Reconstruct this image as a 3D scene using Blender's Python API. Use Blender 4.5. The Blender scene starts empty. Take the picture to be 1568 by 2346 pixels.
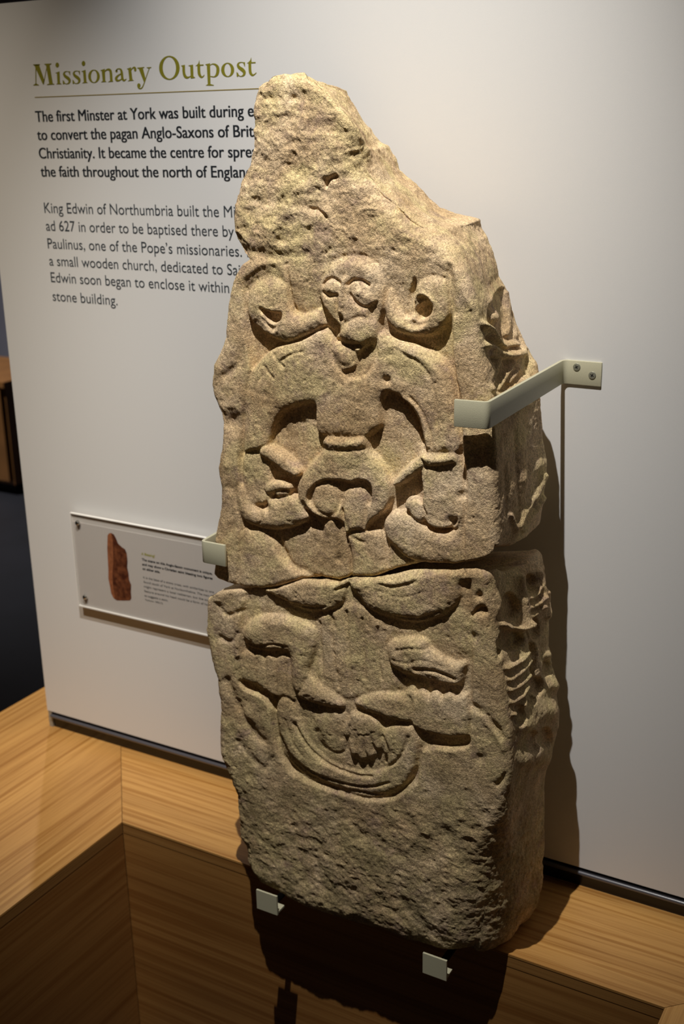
import bpy, bmesh, math
import numpy as np
from mathutils import Vector, Matrix

# ------------------------------------------------------------------ camera, world, lights
SC = bpy.context.scene
COL = SC.collection
EYE = 1.57
CX, CY = 784.0, 1173.0
F = 2675.416
_v1 = np.array([-4884.0, -787.0]); _v2 = np.array([156.0, 8127.0])
_X = -np.array([_v1[0], _v1[1], F]); _X /= np.linalg.norm(_X)
_Z = -np.array([_v2[0], _v2[1], F]); _Z /= np.linalg.norm(_Z)
_Y = np.cross(_Z, _X)
M = np.array([_X, _Y, _Z])            # world = M @ camera(x right, y down, z forward)
CAM = np.array([0.0, -1.5, EYE])

cd = bpy.data.cameras.new('camera'); cam = bpy.data.objects.new('camera', cd); COL.objects.link(cam)
r_, u_, b_ = M @ [1, 0, 0], M @ [0, -1, 0], M @ [0, 0, -1]
cam.matrix_world = Matrix(((r_[0], u_[0], b_[0], CAM[0]), (r_[1], u_[1], b_[1], CAM[1]),
                           (r_[2], u_[2], b_[2], CAM[2]), (0, 0, 0, 1)))
cd.sensor_fit = 'VERTICAL'; cd.sensor_height = 24.0; cd.sensor_width = 16.04
cd.lens = F / 2346.0 * 24.0
cd.dof.use_dof = True; cd.dof.focus_distance = 1.40; cd.dof.aperture_fstop = 4.2
cd.clip_start = 0.05
SC.camera = cam

w = bpy.data.worlds.new('room_ambient'); SC.world = w; w.use_nodes = True
w.node_tree.nodes['Background'].inputs[0].default_value = (1.0, 0.80, 0.62, 1)
w.node_tree.nodes['Background'].inputs[1].default_value = 0.024

def spot(name, loc, target, power, size, blend, radius, color):
    l = bpy.data.lights.new(name, 'SPOT'); l.energy = power; l.spot_size = math.radians(size)
    l.spot_blend = blend; l.shadow_soft_size = radius; l.color = color
    o = bpy.data.objects.new(name, l); COL.objects.link(o)
    d = Vector(target) - Vector(loc)
    o.location = loc; o.rotation_euler = d.to_track_quat('-Z', 'Y').to_euler()
    return o
spot('spotlight', (-0.56, -1.00, EYE + 1.50), (-0.85, 0.0, EYE - 0.52), 205, 44.0, 1.0, 0.009, (1.0, 0.965, 0.915))
spot('bench_spotlight', (-1.20, -1.60, EYE + 2.08), (-1.71, -0.10, EYE - 0.60), 213, 29, 1.0, 0.02, (1.0, 0.87, 0.70))
spot('added_far_fill', (-4.6, 0.8, 3.7), (-4.1, 2.9, 0.3), 620, 84, 1.0, 0.1, (0.95, 0.95, 1.0))  # added lamp, out of view, to brighten the area behind the board
spot('distant_spotlight', (-2.9, 1.6, 3.1), (-1.66, -0.2, 0.45), 60, 26, 0.8, 0.03, (1.0, 0.86, 0.66))

SC.view_settings.view_transform = 'Standard'; SC.view_settings.look = 'None'
SC.view_settings.gamma = 1.0; SC.view_settings.exposure = 0.0
SC.view_settings.use_curve_mapping = False

# ------------------------------------------------------------------ turning a traced point into a place
def ray(px, py): return M @ np.array([px - CX, py - CY, F])
def onY(px, py, y):
    r = ray(px, py); return CAM + (y - CAM[1]) / r[1] * r
def onX(px, py, x):
    r = ray(px, py); return CAM + (x - CAM[0]) / r[0] * r
def onZ(px, py, z):
    r = ray(px, py); return CAM + (z - CAM[2]) / r[2] * r
def proj(X, Y, Z):
    d = np.stack([X - CAM[0], Y - CAM[1], Z - CAM[2]], -1) @ M
    return CX + F * d[..., 0] / d[..., 2], CY + F * d[..., 1] / d[..., 2]

# ------------------------------------------------------------------ helpers
def tag(o, label=None, cat=None, group=None, kind=None):
    if label: o['label'] = label
    if cat: o['category'] = cat
    if group: o['group'] = group
    if kind: o['kind'] = kind
    return o
def empty(name, loc, label, cat, group=None):
    o = bpy.data.objects.new(name, None); COL.objects.link(o); o.location = loc
    o.empty_display_size = 0.05
    return tag(o, label, cat, group)
def link(name, me, mat=None, parent=None):
    o = bpy.data.objects.new(name, me); COL.objects.link(o)
    if mat is not None: me.materials.append(mat)
    if parent is not None:
        o.parent = parent; o.matrix_parent_inverse = Matrix.Identity(4)
        o.location = -Vector(parent_world(parent))
    return o
def parent_world(p):
    v = Vector(p.location)
    while p.parent is not None:
        p = p.parent; v += Vector(p.location)
    return v
def mesh_from(name, verts, faces, smooth=False):
    me = bpy.data.meshes.new(name); me.from_pydata([tuple(map(float, v)) for v in verts], [], faces); me.update()
    if smooth: me.polygons.foreach_set('use_smooth', [True] * len(me.polygons))
    return me
def from_bm(name, bm, mat, parent=None, bevel=0.0, seg=2, smooth=False):
    if bevel > 0:
        bmesh.ops.bevel(bm, geom=[e for e in bm.edges if e.calc_face_angle(0) > 0.5], offset=bevel, segments=seg,
                        affect='EDGES', profile=0.5)
    bmesh.ops.recalc_face_normals(bm, faces=bm.faces)
    me = bpy.data.meshes.new(name); bm.to_mesh(me); bm.free()
    if smooth:
        me.polygons.foreach_set('use_smooth', [True] * len(me.polygons))
        try: me.set_sharp_from_angle(angle=math.radians(35))
        except Exception: pass
    return link(name, me, mat, parent)
def bm_box(bm, x0, x1, y0, y1, z0, z1):
    vs = [bm.verts.new((x, y, z)) for z in (z0, z1) for (x, y) in ((x0, y0), (x1, y0), (x1, y1), (x0, y1))]
    for f in ((3, 2, 1, 0), (4, 5, 6, 7), (0, 1, 5, 4), (1, 2, 6, 5), (2, 3, 7, 6), (3, 0, 4, 7)):
        bm.faces.new([vs[i] for i in f])
def box(name, x0, x1, y0, y1, z0, z1, mat, parent=None, bevel=0.001):
    bm = bmesh.new(); bm_box(bm, x0, x1, y0, y1, z0, z1)
    return from_bm(name, bm, mat, parent, bevel)
def prism(name, pts, z0, z1, mat, parent=None, bevel=0.0008):
    bm = bmesh.new(); n = len(pts)
    a = [bm.verts.new((x, y, z0)) for x, y in pts]; b = [bm.verts.new((x, y, z1)) for x, y in pts]
    bm.faces.new(a[::-1]); bm.faces.new(b)
    for i in range(n): bm.faces.new((a[i], a[(i + 1) % n], b[(i + 1) % n], b[i]))
    return from_bm(name, bm, mat, parent, bevel)
def lathe(name, c, axis, prof, mat, parent, n=32):
    """prof: (radius, height along axis) ; axis is a unit vector"""
    ax = Vector(axis); q = Vector((0, 0, 1)).rotation_difference(ax)
    vs, fs = [], []
    for r, h in prof:
        for k in range(n):
            a = 2 * math.pi * k / n
            vs.append(Vector(c) + q @ Vector((r * math.cos(a), r * math.sin(a), h)))
    for i in range(len(prof) - 1):
        for k in range(n):
            fs.append((i * n + k, i * n + (k + 1) % n, (i + 1) * n + (k + 1) % n, (i + 1) * n + k))
    fs.append(tuple(range(n))[::-1]); fs.append(tuple((len(prof) - 1) * n + k for k in range(n)))
    me = mesh_from(name, vs, fs, True)
    try: me.set_sharp_from_angle(angle=math.radians(35))
    except Exception: pass
    return link(name, me, mat, parent)

# ------------------------------------------------------------------ materials
def new_mat(name):
    m = bpy.data.materials.new(name); m.use_nodes = True
    nt = m.node_tree; bs = nt.nodes['Principled BSDF']; return m, nt, bs
def plain(name, col, rough=0.5, metal=0.0, spec=0.5, noise=0.0, nscale=300, bump=0.0):
    m, nt, bs = new_mat(name)
    bs.inputs['Base Color'].default_value = (*col, 1); bs.inputs['Roughness'].default_value = rough
    bs.inputs['Metallic'].default_value = metal; bs.inputs['Specular IOR Level'].default_value = spec
    if noise or bump:
        tc = nt.nodes.new('ShaderNodeTexCoord'); n = nt.nodes.new('ShaderNodeTexNoise')
        n.inputs['Scale'].default_value = nscale; n.inputs['Detail'].default_value = 4
        nt.links.new(tc.outputs['Object'], n.inputs['Vector'])
        if noise:
            r = nt.nodes.new('ShaderNodeValToRGB')
            r.color_ramp.elements[0].position = 0.3; r.color_ramp.elements[1].position = 0.7
            r.color_ramp.elements[0].color = (*[c * (1 - noise) for c in col], 1)
            r.color_ramp.elements[1].color = (*[min(1, c * (1 + noise)) for c in col], 1)
            nt.links.new(n.outputs['Fac'], r.inputs['Fac']); nt.links.new(r.outputs['Color'], bs.inputs['Base Color'])
        if bump:
            b = nt.nodes.new('ShaderNodeBump'); b.inputs['Strength'].default_value = 1; b.inputs['Distance'].default_value = bump
            nt.links.new(n.outputs['Fac'], b.inputs['Height']); nt.links.new(b.outputs['Normal'], bs.inputs['Normal'])
    return m

def stone_mat(name):
    m, nt, bs = new_mat(name); N = nt.nodes; L = nt.links
    tc = N.new('ShaderNodeTexCoord')
    def noise(scale, det, rough=0.6, dist=0.0, off=0.0):
        mp = N.new('ShaderNodeMapping'); mp.inputs['Location'].default_value = (off, off * 1.7, off * .3)
        n = N.new('ShaderNodeTexNoise'); n.inputs['Scale'].default_value = scale
        n.inputs['Detail'].default_value = det; n.inputs['Roughness'].default_value = rough
        n.inputs['Distortion'].default_value = dist
        L.new(tc.outputs['Object'], mp.inputs['Vector']); L.new(mp.outputs['Vector'], n.inputs['Vector']); return n
    def ramp(src, stops):
        r = N.new('ShaderNodeValToRGB'); e = r.color_ramp.elements
        while len(e) < len(stops): e.new(0.5)
        for i, (p, c) in enumerate(stops):
            e[i].position = p; e[i].color = (*c, 1) if len(c) == 3 else c
        L.new(src, r.inputs['Fac']); return r
    def mix(fac, a, b, mode='MIX'):
        x = N.new('ShaderNodeMix'); x.data_type = 'RGBA'; x.blend_type = mode
        if isinstance(fac, float): x.inputs[0].default_value = fac
        else: L.new(fac, x.inputs[0])
        for s, v in ((6, a), (7, b)):
            if isinstance(v, tuple): x.inputs[s].default_value = (*v, 1)
            else: L.new(v, x.inputs[s])
        return x.outputs[2]
    base = ramp(noise(9, 5, .6, .4).outputs['Fac'],
                [(.34, (.56, .385, .205)), (.50, (.76, .55, .325)), (.66, (.92, .71, .47))])
    yel = ramp(noise(14, 6, .65, .3, 3.1).outputs['Fac'], [(.47, (0, 0, 0)), (.62, (1, 1, 1))])
    c = mix(yel.outputs['Color'], base.outputs['Color'], (.80, .63, .33))
    # green grey growth, more low on the shaft; the lamp's falloff painted in
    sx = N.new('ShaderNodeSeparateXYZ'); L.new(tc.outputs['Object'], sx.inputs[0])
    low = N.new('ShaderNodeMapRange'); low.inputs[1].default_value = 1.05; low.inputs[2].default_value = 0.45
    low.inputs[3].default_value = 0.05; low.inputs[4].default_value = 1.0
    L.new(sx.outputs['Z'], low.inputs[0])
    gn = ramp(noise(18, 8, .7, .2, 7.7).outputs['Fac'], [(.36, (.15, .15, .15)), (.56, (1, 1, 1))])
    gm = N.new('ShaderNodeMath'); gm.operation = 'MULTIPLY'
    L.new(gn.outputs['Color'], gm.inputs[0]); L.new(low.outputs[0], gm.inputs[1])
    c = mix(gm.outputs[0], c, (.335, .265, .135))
    # violet grey stains
    st = ramp(noise(26, 7, .7, .3, 12.0).outputs['Fac'], [(.54, (0, 0, 0)), (.66, (.8, .8, .8))])
    c = mix(st.outputs['Color'], c, (.42, .29, .205))
    # rust patches
    ru = ramp(noise(5.5, 5, .7, .2, 21.0).outputs['Fac'], [(.64, (0, 0, 0)), (.74, (.6, .6, .6))])
    c = mix(ru.outputs['Color'], c, (.42, .24, .10))
    # grain
    g1 = ramp(noise(420, 3, .7, 0, 1.0).outputs['Fac'], [(.30, (.45, .42, .39)), (.5, (.98, .98, .98)), (.70, (1.55, 1.52, 1.45))])
    c = mix(0.85, c, g1.outputs['Color'], 'MULTIPLY')
    g2 = ramp(noise(130, 4, .7, 0, 5.0).outputs['Fac'], [(.30, (.68, .64, .60)), (.5, (1, 1, 1)), (.70, (1.22, 1.22, 1.16))])
    c = mix(0.7, c, g2.outputs['Color'], 'MULTIPLY')
    L.new(c, bs.inputs['Base Color'])
    bs.inputs['Roughness'].default_value = 0.95; bs.inputs['Specular IOR Level'].default_value = 0.15
    b1 = N.new('ShaderNodeBump'); b1.inputs['Distance'].default_value = 0.0018; b1.inputs['Strength'].default_value = 0.9
    L.new(noise(330, 4, .75, 0, 2.0).outputs['Fac'], b1.inputs['Height'])
    v = N.new('ShaderNodeTexVoronoi'); v.inputs['Scale'].default_value = 520; v.inputs['Randomness'].default_value = 1
    L.new(tc.outputs['Object'], v.inputs['Vector'])
    vr = ramp(v.outputs['Distance'], [(.0, (0, 0, 0)), (.45, (1, 1, 1))])
    b2 = N.new('ShaderNodeBump'); b2.inputs['Distance'].default_value = 0.0007; b2.inputs['Strength'].default_value = 0.6
    L.new(vr.outputs['Color'], b2.inputs['Height']); L.new(b1.outputs['Normal'], b2.inputs['Normal'])
    L.new(b2.outputs['Normal'], bs.inputs['Normal'])
    return m

def wood_mat(name, axis, light, dark, seed=0.0, rough=0.38, across=115.0):
    """oak veneer with its grain along axis (0 = x, 1 = y)"""
    m, nt, bs = new_mat(name); N = nt.nodes; L = nt.links
    tc = N.new('ShaderNodeTexCoord'); mp = N.new('ShaderNodeMapping')
    s = [1.0, 1.0, 1.0]; s[axis] = 0.014
    mp.inputs['Scale'].default_value = s; mp.inputs['Location'].default_value = (seed, seed * 1.3, seed * .7)
    L.new(tc.outputs['Object'], mp.inputs['Vector'])
    big = N.new('ShaderNodeTexNoise'); big.inputs['Scale'].default_value = 3.0; big.inputs['Detail'].default_value = 2
    L.new(tc.outputs['Object'], big.inputs['Vector'])
    ad = N.new('ShaderNodeMix'); ad.data_type = 'VECTOR'; ad.inputs[0].default_value = 0.004
    L.new(mp.outputs['Vector'], ad.inputs[4]); L.new(big.outputs['Color'], ad.inputs[5])
    n1 = N.new('ShaderNodeTexNoise'); n1.inputs['Scale'].default_value = across; n1.inputs['Detail'].default_value = 3
    n1.inputs['Roughness'].default_value = .55
    L.new(ad.outputs[1], n1.inputs['Vector'])
    n2 = N.new('ShaderNodeTexNoise'); n2.inputs['Scale'].default_value = across * 6.5; n2.inputs['Detail'].default_value = 3
    L.new(mp.outputs['Vector'], n2.inputs['Vector'])
    n3 = N.new('ShaderNodeTexNoise'); n3.inputs['Scale'].default_value = across * 0.15; n3.inputs['Detail'].default_value = 2
    L.new(mp.outputs['Vector'], n3.inputs['Vector'])
    r = N.new('ShaderNodeValToRGB'); e = r.color_ramp.elements
    e[0].position = .38; e[0].color = (*dark, 1); e[1].position = .53; e[1].color = (*light, 1)
    L.new(n1.outputs['Fac'], r.inputs['Fac'])
    r2 = N.new('ShaderNodeValToRGB'); e = r2.color_ramp.elements
    e[0].position = .30; e[0].color = (.80, .76, .70, 1); e[1].position = .55; e[1].color = (1, 1, 1, 1)
    L.new(n2.outputs['Fac'], r2.inputs['Fac'])
    r3 = N.new('ShaderNodeValToRGB'); e = r3.color_ramp.elements
    e[0].position = .35; e[0].color = (.84, .80, .76, 1); e[1].position = .65; e[1].color = (1.06, 1.06, 1.04, 1)
    L.new(n3.outputs['Fac'], r3.inputs['Fac'])
    a = N.new('ShaderNodeMix'); a.data_type = 'RGBA'; a.blend_type = 'MULTIPLY'; a.inputs[0].default_value = 1
    L.new(r.outputs['Color'], a.inputs[6]); L.new(r2.outputs['Color'], a.inputs[7])
    b = N.new('ShaderNodeMix'); b.data_type = 'RGBA'; b.blend_type = 'MULTIPLY'; b.inputs[0].default_value = 1
    L.new(a.outputs[2], b.inputs[6]); L.new(r3.outputs['Color'], b.inputs[7])
    L.new(b.outputs[2], bs.inputs['Base Color'])
    bs.inputs['Roughness'].default_value = rough; bs.inputs['Specular IOR Level'].default_value = 0.4
    bu = N.new('ShaderNodeBump'); bu.inputs['Distance'].default_value = 0.0002; bu.inputs['Strength'].default_value = .5
    L.new(n2.outputs['Fac'], bu.inputs['Height']); L.new(bu.outputs['Normal'], bs.inputs['Normal'])
    return m

MAT = dict(
    board=plain('board_paint', (.76, .755, .74), .55, noise=.012, nscale=900, bump=.00006, spec=.3),
    black=plain('black_plastic', (.006, .006, .008), .25),
    ink=plain('black_ink', (.012, .016, .022), .6),
    inkgrey=plain('grey_ink', (.035, .045, .055), .6),
    olive=plain('olive_ink', (.235, .215, .012), .6),
    oliverule=plain('olive_rule_ink', (.30, .22, .04), .6),
    paleolive=plain('pale_olive_ink', (.42, .40, .06), .6),
    bracket=plain('bracket_paint', (.56, .53, .37), .5, noise=.05, nscale=900, bump=.00012),
    screwm=plain('screw_metal', (.42, .42, .33), .35, .6),
    hole=plain('dark_recess', (.01, .009, .008), .9),
    chrome=plain('steel', (.55, .55, .52), .22, 1.0),
    card=plain('printed_card', (.66, .625, .60), .5, noise=.01, nscale=500),
    floor=plain('dark_floor', (.006, .006, .0085), .6, noise=.2, nscale=6),
    farwall=plain('far_wall_paint', (.19, .18, .205), .8, noise=.05, nscale=4),
    ceiling=plain('ceiling_paint', (.02, .02, .022), .9, noise=.1, nscale=3),
    cab=plain('cabinet_wood', (.20, .085, .022), .5, noise=.15, nscale=9),
    boardedge=plain('board_edge_paint', (.34, .31, .25), .6, noise=.05, nscale=60),
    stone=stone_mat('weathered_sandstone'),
)
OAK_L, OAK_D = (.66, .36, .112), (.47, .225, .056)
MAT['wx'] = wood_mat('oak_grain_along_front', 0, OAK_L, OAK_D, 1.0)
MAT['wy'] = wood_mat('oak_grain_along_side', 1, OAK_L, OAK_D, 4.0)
MAT['px'] = wood_mat('oak_panel_front_shaded', 0, (.36, .175, .050), (.27, .115, .028), 9.0, .45, 55)  # same oak, darkened: shade on the upright face put into the colour
MAT['py'] = wood_mat('oak_panel_side_shaded', 1, (.36, .175, .050), (.27, .115, .028), 13.0, .45, 55)  # side faces likewise, their shade painted into the oak

# acrylic
mA, ntA, bsA = new_mat('clear_acrylic')
_o = ntA.nodes['Material Output']; _t = ntA.nodes.new('ShaderNodeBsdfTransparent'); _t.inputs[0].default_value = (.97, .97, .965, 1)
_g = ntA.nodes.new('ShaderNodeBsdfGlossy'); _g.inputs['Roughness'].default_value = .04
_f = ntA.nodes.new('ShaderNodeFresnel'); _f.inputs['IOR'].default_value = 1.40; _m = ntA.nodes.new('ShaderNodeMixShader')
_ge = ntA.nodes.new('ShaderNodeNewGeometry'); _q = ntA.nodes.new('ShaderNodeMath'); _q.operation = 'SUBTRACT'; _q.inputs[0].default_value = 1
_w = ntA.nodes.new('ShaderNodeMath'); _w.operation = 'MULTIPLY'
ntA.links.new(_ge.outputs['Backfacing'], _q.inputs[1]); ntA.links.new(_f.outputs[0], _w.inputs[0]); ntA.links.new(_q.outputs[0], _w.inputs[1])
ntA.links.new(_w.outputs[0], _m.inputs[0]); ntA.links.new(_t.outputs[0], _m.inputs[1]); ntA.links.new(_g.outputs[0], _m.inputs[2])
ntA.links.new(_m.outputs[0], _o.inputs['Surface'])
MAT['acrylic'] = mA
MAT['rim'] = plain('acrylic_cut_edge', (.86, .84, .80), .35)
MAT['frost'] = plain('pale_backing', (.72, .69, .66), .5)
# printed picture of a reddish stone
mP, ntP, bsP = new_mat('printed_red_stone')
tc = ntP.nodes.new('ShaderNodeTexCoord'); nn = ntP.nodes.new('ShaderNodeTexNoise'); nn.inputs['Scale'].default_value = 90
nn.inputs['Detail'].default_value = 6; rr = ntP.nodes.new('ShaderNodeValToRGB')
rr.color_ramp.elements[0].position = .35; rr.color_ramp.elements[0].color = (.075, .018, .008, 1)
rr.color_ramp.elements[1].position = .68; rr.color_ramp.elements[1].color = (.26, .088, .035, 1)
ntP.links.new(tc.outputs['Object'], nn.inputs['Vector']); ntP.links.new(nn.outputs['Fac'], rr.inputs['Fac'])
ntP.links.new(rr.outputs['Color'], bsP.inputs['Base Color']); bsP.inputs['Roughness'].default_value = .5
MAT['redstone'] = mP
MAT['redlight'] = plain('printed_red_stone_pale', (.36, .13, .055), .5, noise=.25, nscale=120)

# ------------------------------------------------------------------ structure
ZS = EYE - 1.1187          # top of the oak bench
YE = -0.1955               # its front edge
XL, XR = -1.2000, -0.2737  # inner corners of the recess
XO = -1.680                # outer edge of the left wing
tag(box('floor', -9, 4, -4, 7, -.05, 0, MAT['floor'], None, 0), kind='structure')
tag(box('ceiling', -9, 4, -4, 7, 4.2, 4.25, MAT['ceiling'], None, 0), kind='structure')
tag(box('wall_back', -9, 4, 4.2, 4.3, 0, 4.2, MAT['farwall'], None, 0), kind='structure')

# wooden cabinet far behind the board
cb = empty('wooden_cabinet', (-4.2, 2.3, 0), 'brown wooden cabinet on the dark floor far behind the board', 'cabinet')
box('body', -4.75, -3.84, 2.17, 2.60, .05, .505, MAT['cab'], cb, .004)
box('top', -4.77, -3.825, 2.15, 2.61, .505, .53, MAT['cab'], cb, .003)
box('plinth', -4.72, -3.87, 2.20, 2.58, 0, .05, MAT['hole'], cb, .002)
for k in range(2):
    d = box('door', -4.73 + k * .445, -4.30 + k * .445, 2.152, 2.17, .07, .49, MAT['cab'], cb, .003)
    lathe('knob', (-4.33 + k * .06, 2.152, .30), (0, -1, 0), [(.006, 0), (.006, .012), (.014, .018), (.012, .028)], MAT['chrome'], d, 12)

# bench: three mitred tops, edge bands and recess panels
be = empty('oak_bench', (-1.0, 0, 0), 'low oak bench with mitred corners running around the dark recess under the stone', 'bench')
TH = 0.0215
g = .0004
yb = 0.60
TB = .0215; TH = .0035      # thin veneered top over a deeper edge band
MAT['band'] = wood_mat('oak_edge_band_shaded', 0, (.40, .205, .062), (.32, .15, .04), 17.0, .45, 60)  # oak toned down to paint in the shade below the top
MAT['bandy'] = wood_mat('oak_edge_band_side_shaded', 1, (.30, .15, .045), (.24, .11, .03), 19.0, .45, 60)  # darker still, painting the deeper shade on the side edges
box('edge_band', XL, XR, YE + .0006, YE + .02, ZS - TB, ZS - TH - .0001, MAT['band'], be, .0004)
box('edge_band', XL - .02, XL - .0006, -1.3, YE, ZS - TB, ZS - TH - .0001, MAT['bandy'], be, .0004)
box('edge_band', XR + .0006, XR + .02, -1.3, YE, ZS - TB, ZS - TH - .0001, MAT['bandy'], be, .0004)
prism('side_top', [(XO, -1.3), (XL - .0, -1.3), (XL - g, YE - g), (-1.3745 - .0, .0085), (-1.3745, yb), (XO, yb)],
      ZS - TH, ZS, MAT['wy'], be)
prism('front_top', [(XL + g, YE), (XR - g, YE), (-.06, .0085), (-.06, yb), (-1.3735, yb), (-1.3735, .0085)],
      ZS - TH, ZS, MAT['wx'], be)
prism('side_top', [(XR + g, YE - g), (XR, -1.3), (.30, -1.3), (.30, yb), (-.059, yb), (-.059, .0085)],
      ZS - TH, ZS, MAT['wy'], be)
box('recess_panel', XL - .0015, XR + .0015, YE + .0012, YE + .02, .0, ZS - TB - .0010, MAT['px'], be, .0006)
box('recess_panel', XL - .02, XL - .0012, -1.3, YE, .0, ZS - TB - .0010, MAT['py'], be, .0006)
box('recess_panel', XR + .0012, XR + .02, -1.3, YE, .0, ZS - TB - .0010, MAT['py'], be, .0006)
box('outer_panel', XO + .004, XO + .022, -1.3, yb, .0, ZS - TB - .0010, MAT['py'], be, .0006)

# white board with printed text
BX0, BX1 = -1.5500, 0.75
bZ0, bZ1 = EYE - 1.0835, EYE + .1993
bd = empty('display_board', (-.8, .02, bZ0), 'large white display board printed with olive and black text, standing on the bench', 'board')
box('board_panel', BX0, BX1, 0, .045, bZ0, bZ1, MAT['board'], bd, .0012)
bm = bmesh.new()                                   # black channel under the board, with a rounded lip
prof = [(.040, ZS), (.0045, ZS), (.0040, ZS + .019), (-.0005, ZS + .0205), (-.0030, ZS + .0235), (-.0035, ZS + .0262),
        (-.0020, ZS + .0290), (.0010, ZS + .0305), (.0045, ZS + .0310), (.0050, bZ0 + .002), (.040, bZ0 + .002)]
for x in (BX0 + .010, BX1): [bm.verts.new((x, y, z)) for y, z in prof]
bm.verts.ensure_lookup_table(); n = len(prof)
bm.faces.new(bm.verts[:n]); bm.faces.new(bm.verts[n:][::-1])
for i in range(n): bm.faces.new((bm.verts[i], bm.verts[(i + 1) % n], bm.verts[n + (i + 1) % n], bm.verts[n + i]))
tag(from_bm('base_channel', bm, MAT['black'], bd, smooth=True), 'black plastic channel with a shiny lip')
lathe('channel_lip', (BX0 + .010, -.0008, ZS + .0262), (1, 0, 0), [(.0001, 0), (.0036, 0), (.0036, BX1 - BX0 - .02), (.0001, BX1 - BX0 - .02)], plain('grey_channel_lip', (.085, .085, .10), .28, .0, 1.0), bd, 16)
box('end_cap', BX0 + .001, BX0 + .0095, .001, .044, ZS, bZ0 - .0002, MAT['boardedge'], bd, .0005)

# ---- lettering
FONT = None
def text_mesh(body, extra=0.0):
    c = bpy.data.curves.new('line', 'FONT')
    if FONT is not None: c.font = FONT
    c.body = body; c.size = 1.0; c.offset = extra; c.resolution_u = 6
    o = bpy.data.objects.new('line', c); COL.objects.link(o)
    dg = bpy.context.evaluated_depsgraph_get(); dg.update()
    me = bpy.data.meshes.new_from_object(o.evaluated_get(dg))
    bpy.data.objects.remove(o); bpy.data.curves.remove(c)
    co = np.zeros(len(me.vertices) * 3); me.vertices.foreach_get('co', co)
    return me, co.reshape(-1, 3)
def print_line(name, vis, full, x0, x1, z, xh, y, mat, parent, extra=0.0, heavy=0.0):
    """text on the wall plane, squeezed so that the words vis span x0..x1; xh = size"""
    m1, c1 = text_mesh(vis, extra); w_ = c1[:, 0].max() - c1[:, 0].min(); ox = c1[:, 0].min()
    bpy.data.meshes.remove(m1)
    me, c = text_mesh(full, extra)
    out = np.empty_like(c); out[:, 0] = x0 + (c[:, 0] - ox) * (x1 - x0) / w_; out[:, 1] = y; out[:, 2] = z + c[:, 1] * xh
    me.vertices.foreach_set('co', out.ravel()); me.update(); me.name = name
    if heavy:
        bm = bmesh.new(); bm.from_mesh(me)
        for k_ in (-.5, .5):
            n0 = len(bm.verts); bm.from_mesh(me); bm.verts.ensure_lookup_table()
            for v_ in bm.verts[n0:]: v_.co.x += heavy * k_; v_.co.y -= .00002 * (1 + k_)
        bm.to_mesh(me); bm.free()
    return link(name, me, mat, parent)
YT = -.0004
def wx_(px, py): return onY(px, py, 0)[0]
LX = -1.4315
S1 = .0245
bold = [("The first Minster at York was built during e", "The first Minster at York was built during efforts", 578, 266, .0180),
        ("to convert the pagan Anglo-Saxons of Brit", "to convert the pagan Anglo-Saxons of Britain to", 578, 312, -.0103),
        ("Christianity. It became the centre for spre", "Christianity. It became the centre for spreading", 573, 360, -.0392),
        ("the faith throughout the north of Englan", "the faith throughout the north of England.", 558, 405, -.0680)]
for vis, full, px, py, z in bold:
    print_line('text_line', vis, full, LX, wx_(px + 4, py), EYE + z, S1, YT, MAT['ink'], bd, 0, .0011)
thin = [("King Edwin of Northumbria built the Mi", "King Edwin of Northumbria built the Minster in", 540, 498, -.1263),
        ("ad 627 in order to be baptised there by", "ad 627 in order to be baptised there by", 537, 544, -.1553),
        ("Paulinus, one of the Pope\u2019s missionaries.", "Paulinus, one of the Pope\u2019s missionaries. It was", 555, 588, -.1845),
        ("a small wooden church, dedicated to Sa", "a small wooden church, dedicated to Saint Peter.", 546, 629, -.2130),
        ("Edwin soon began to enclose it within", "Edwin soon began to enclose it within a larger", 526, 671, -.2408),
        ("stone building.", "stone building.", 270, 699, -.2724)]
for vis, full, px, py, z in thin:
    print_line('text_line', vis, full, LX, wx_(px, py), EYE + z, S1, YT, MAT['inkgrey'], bd, 0)

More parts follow.
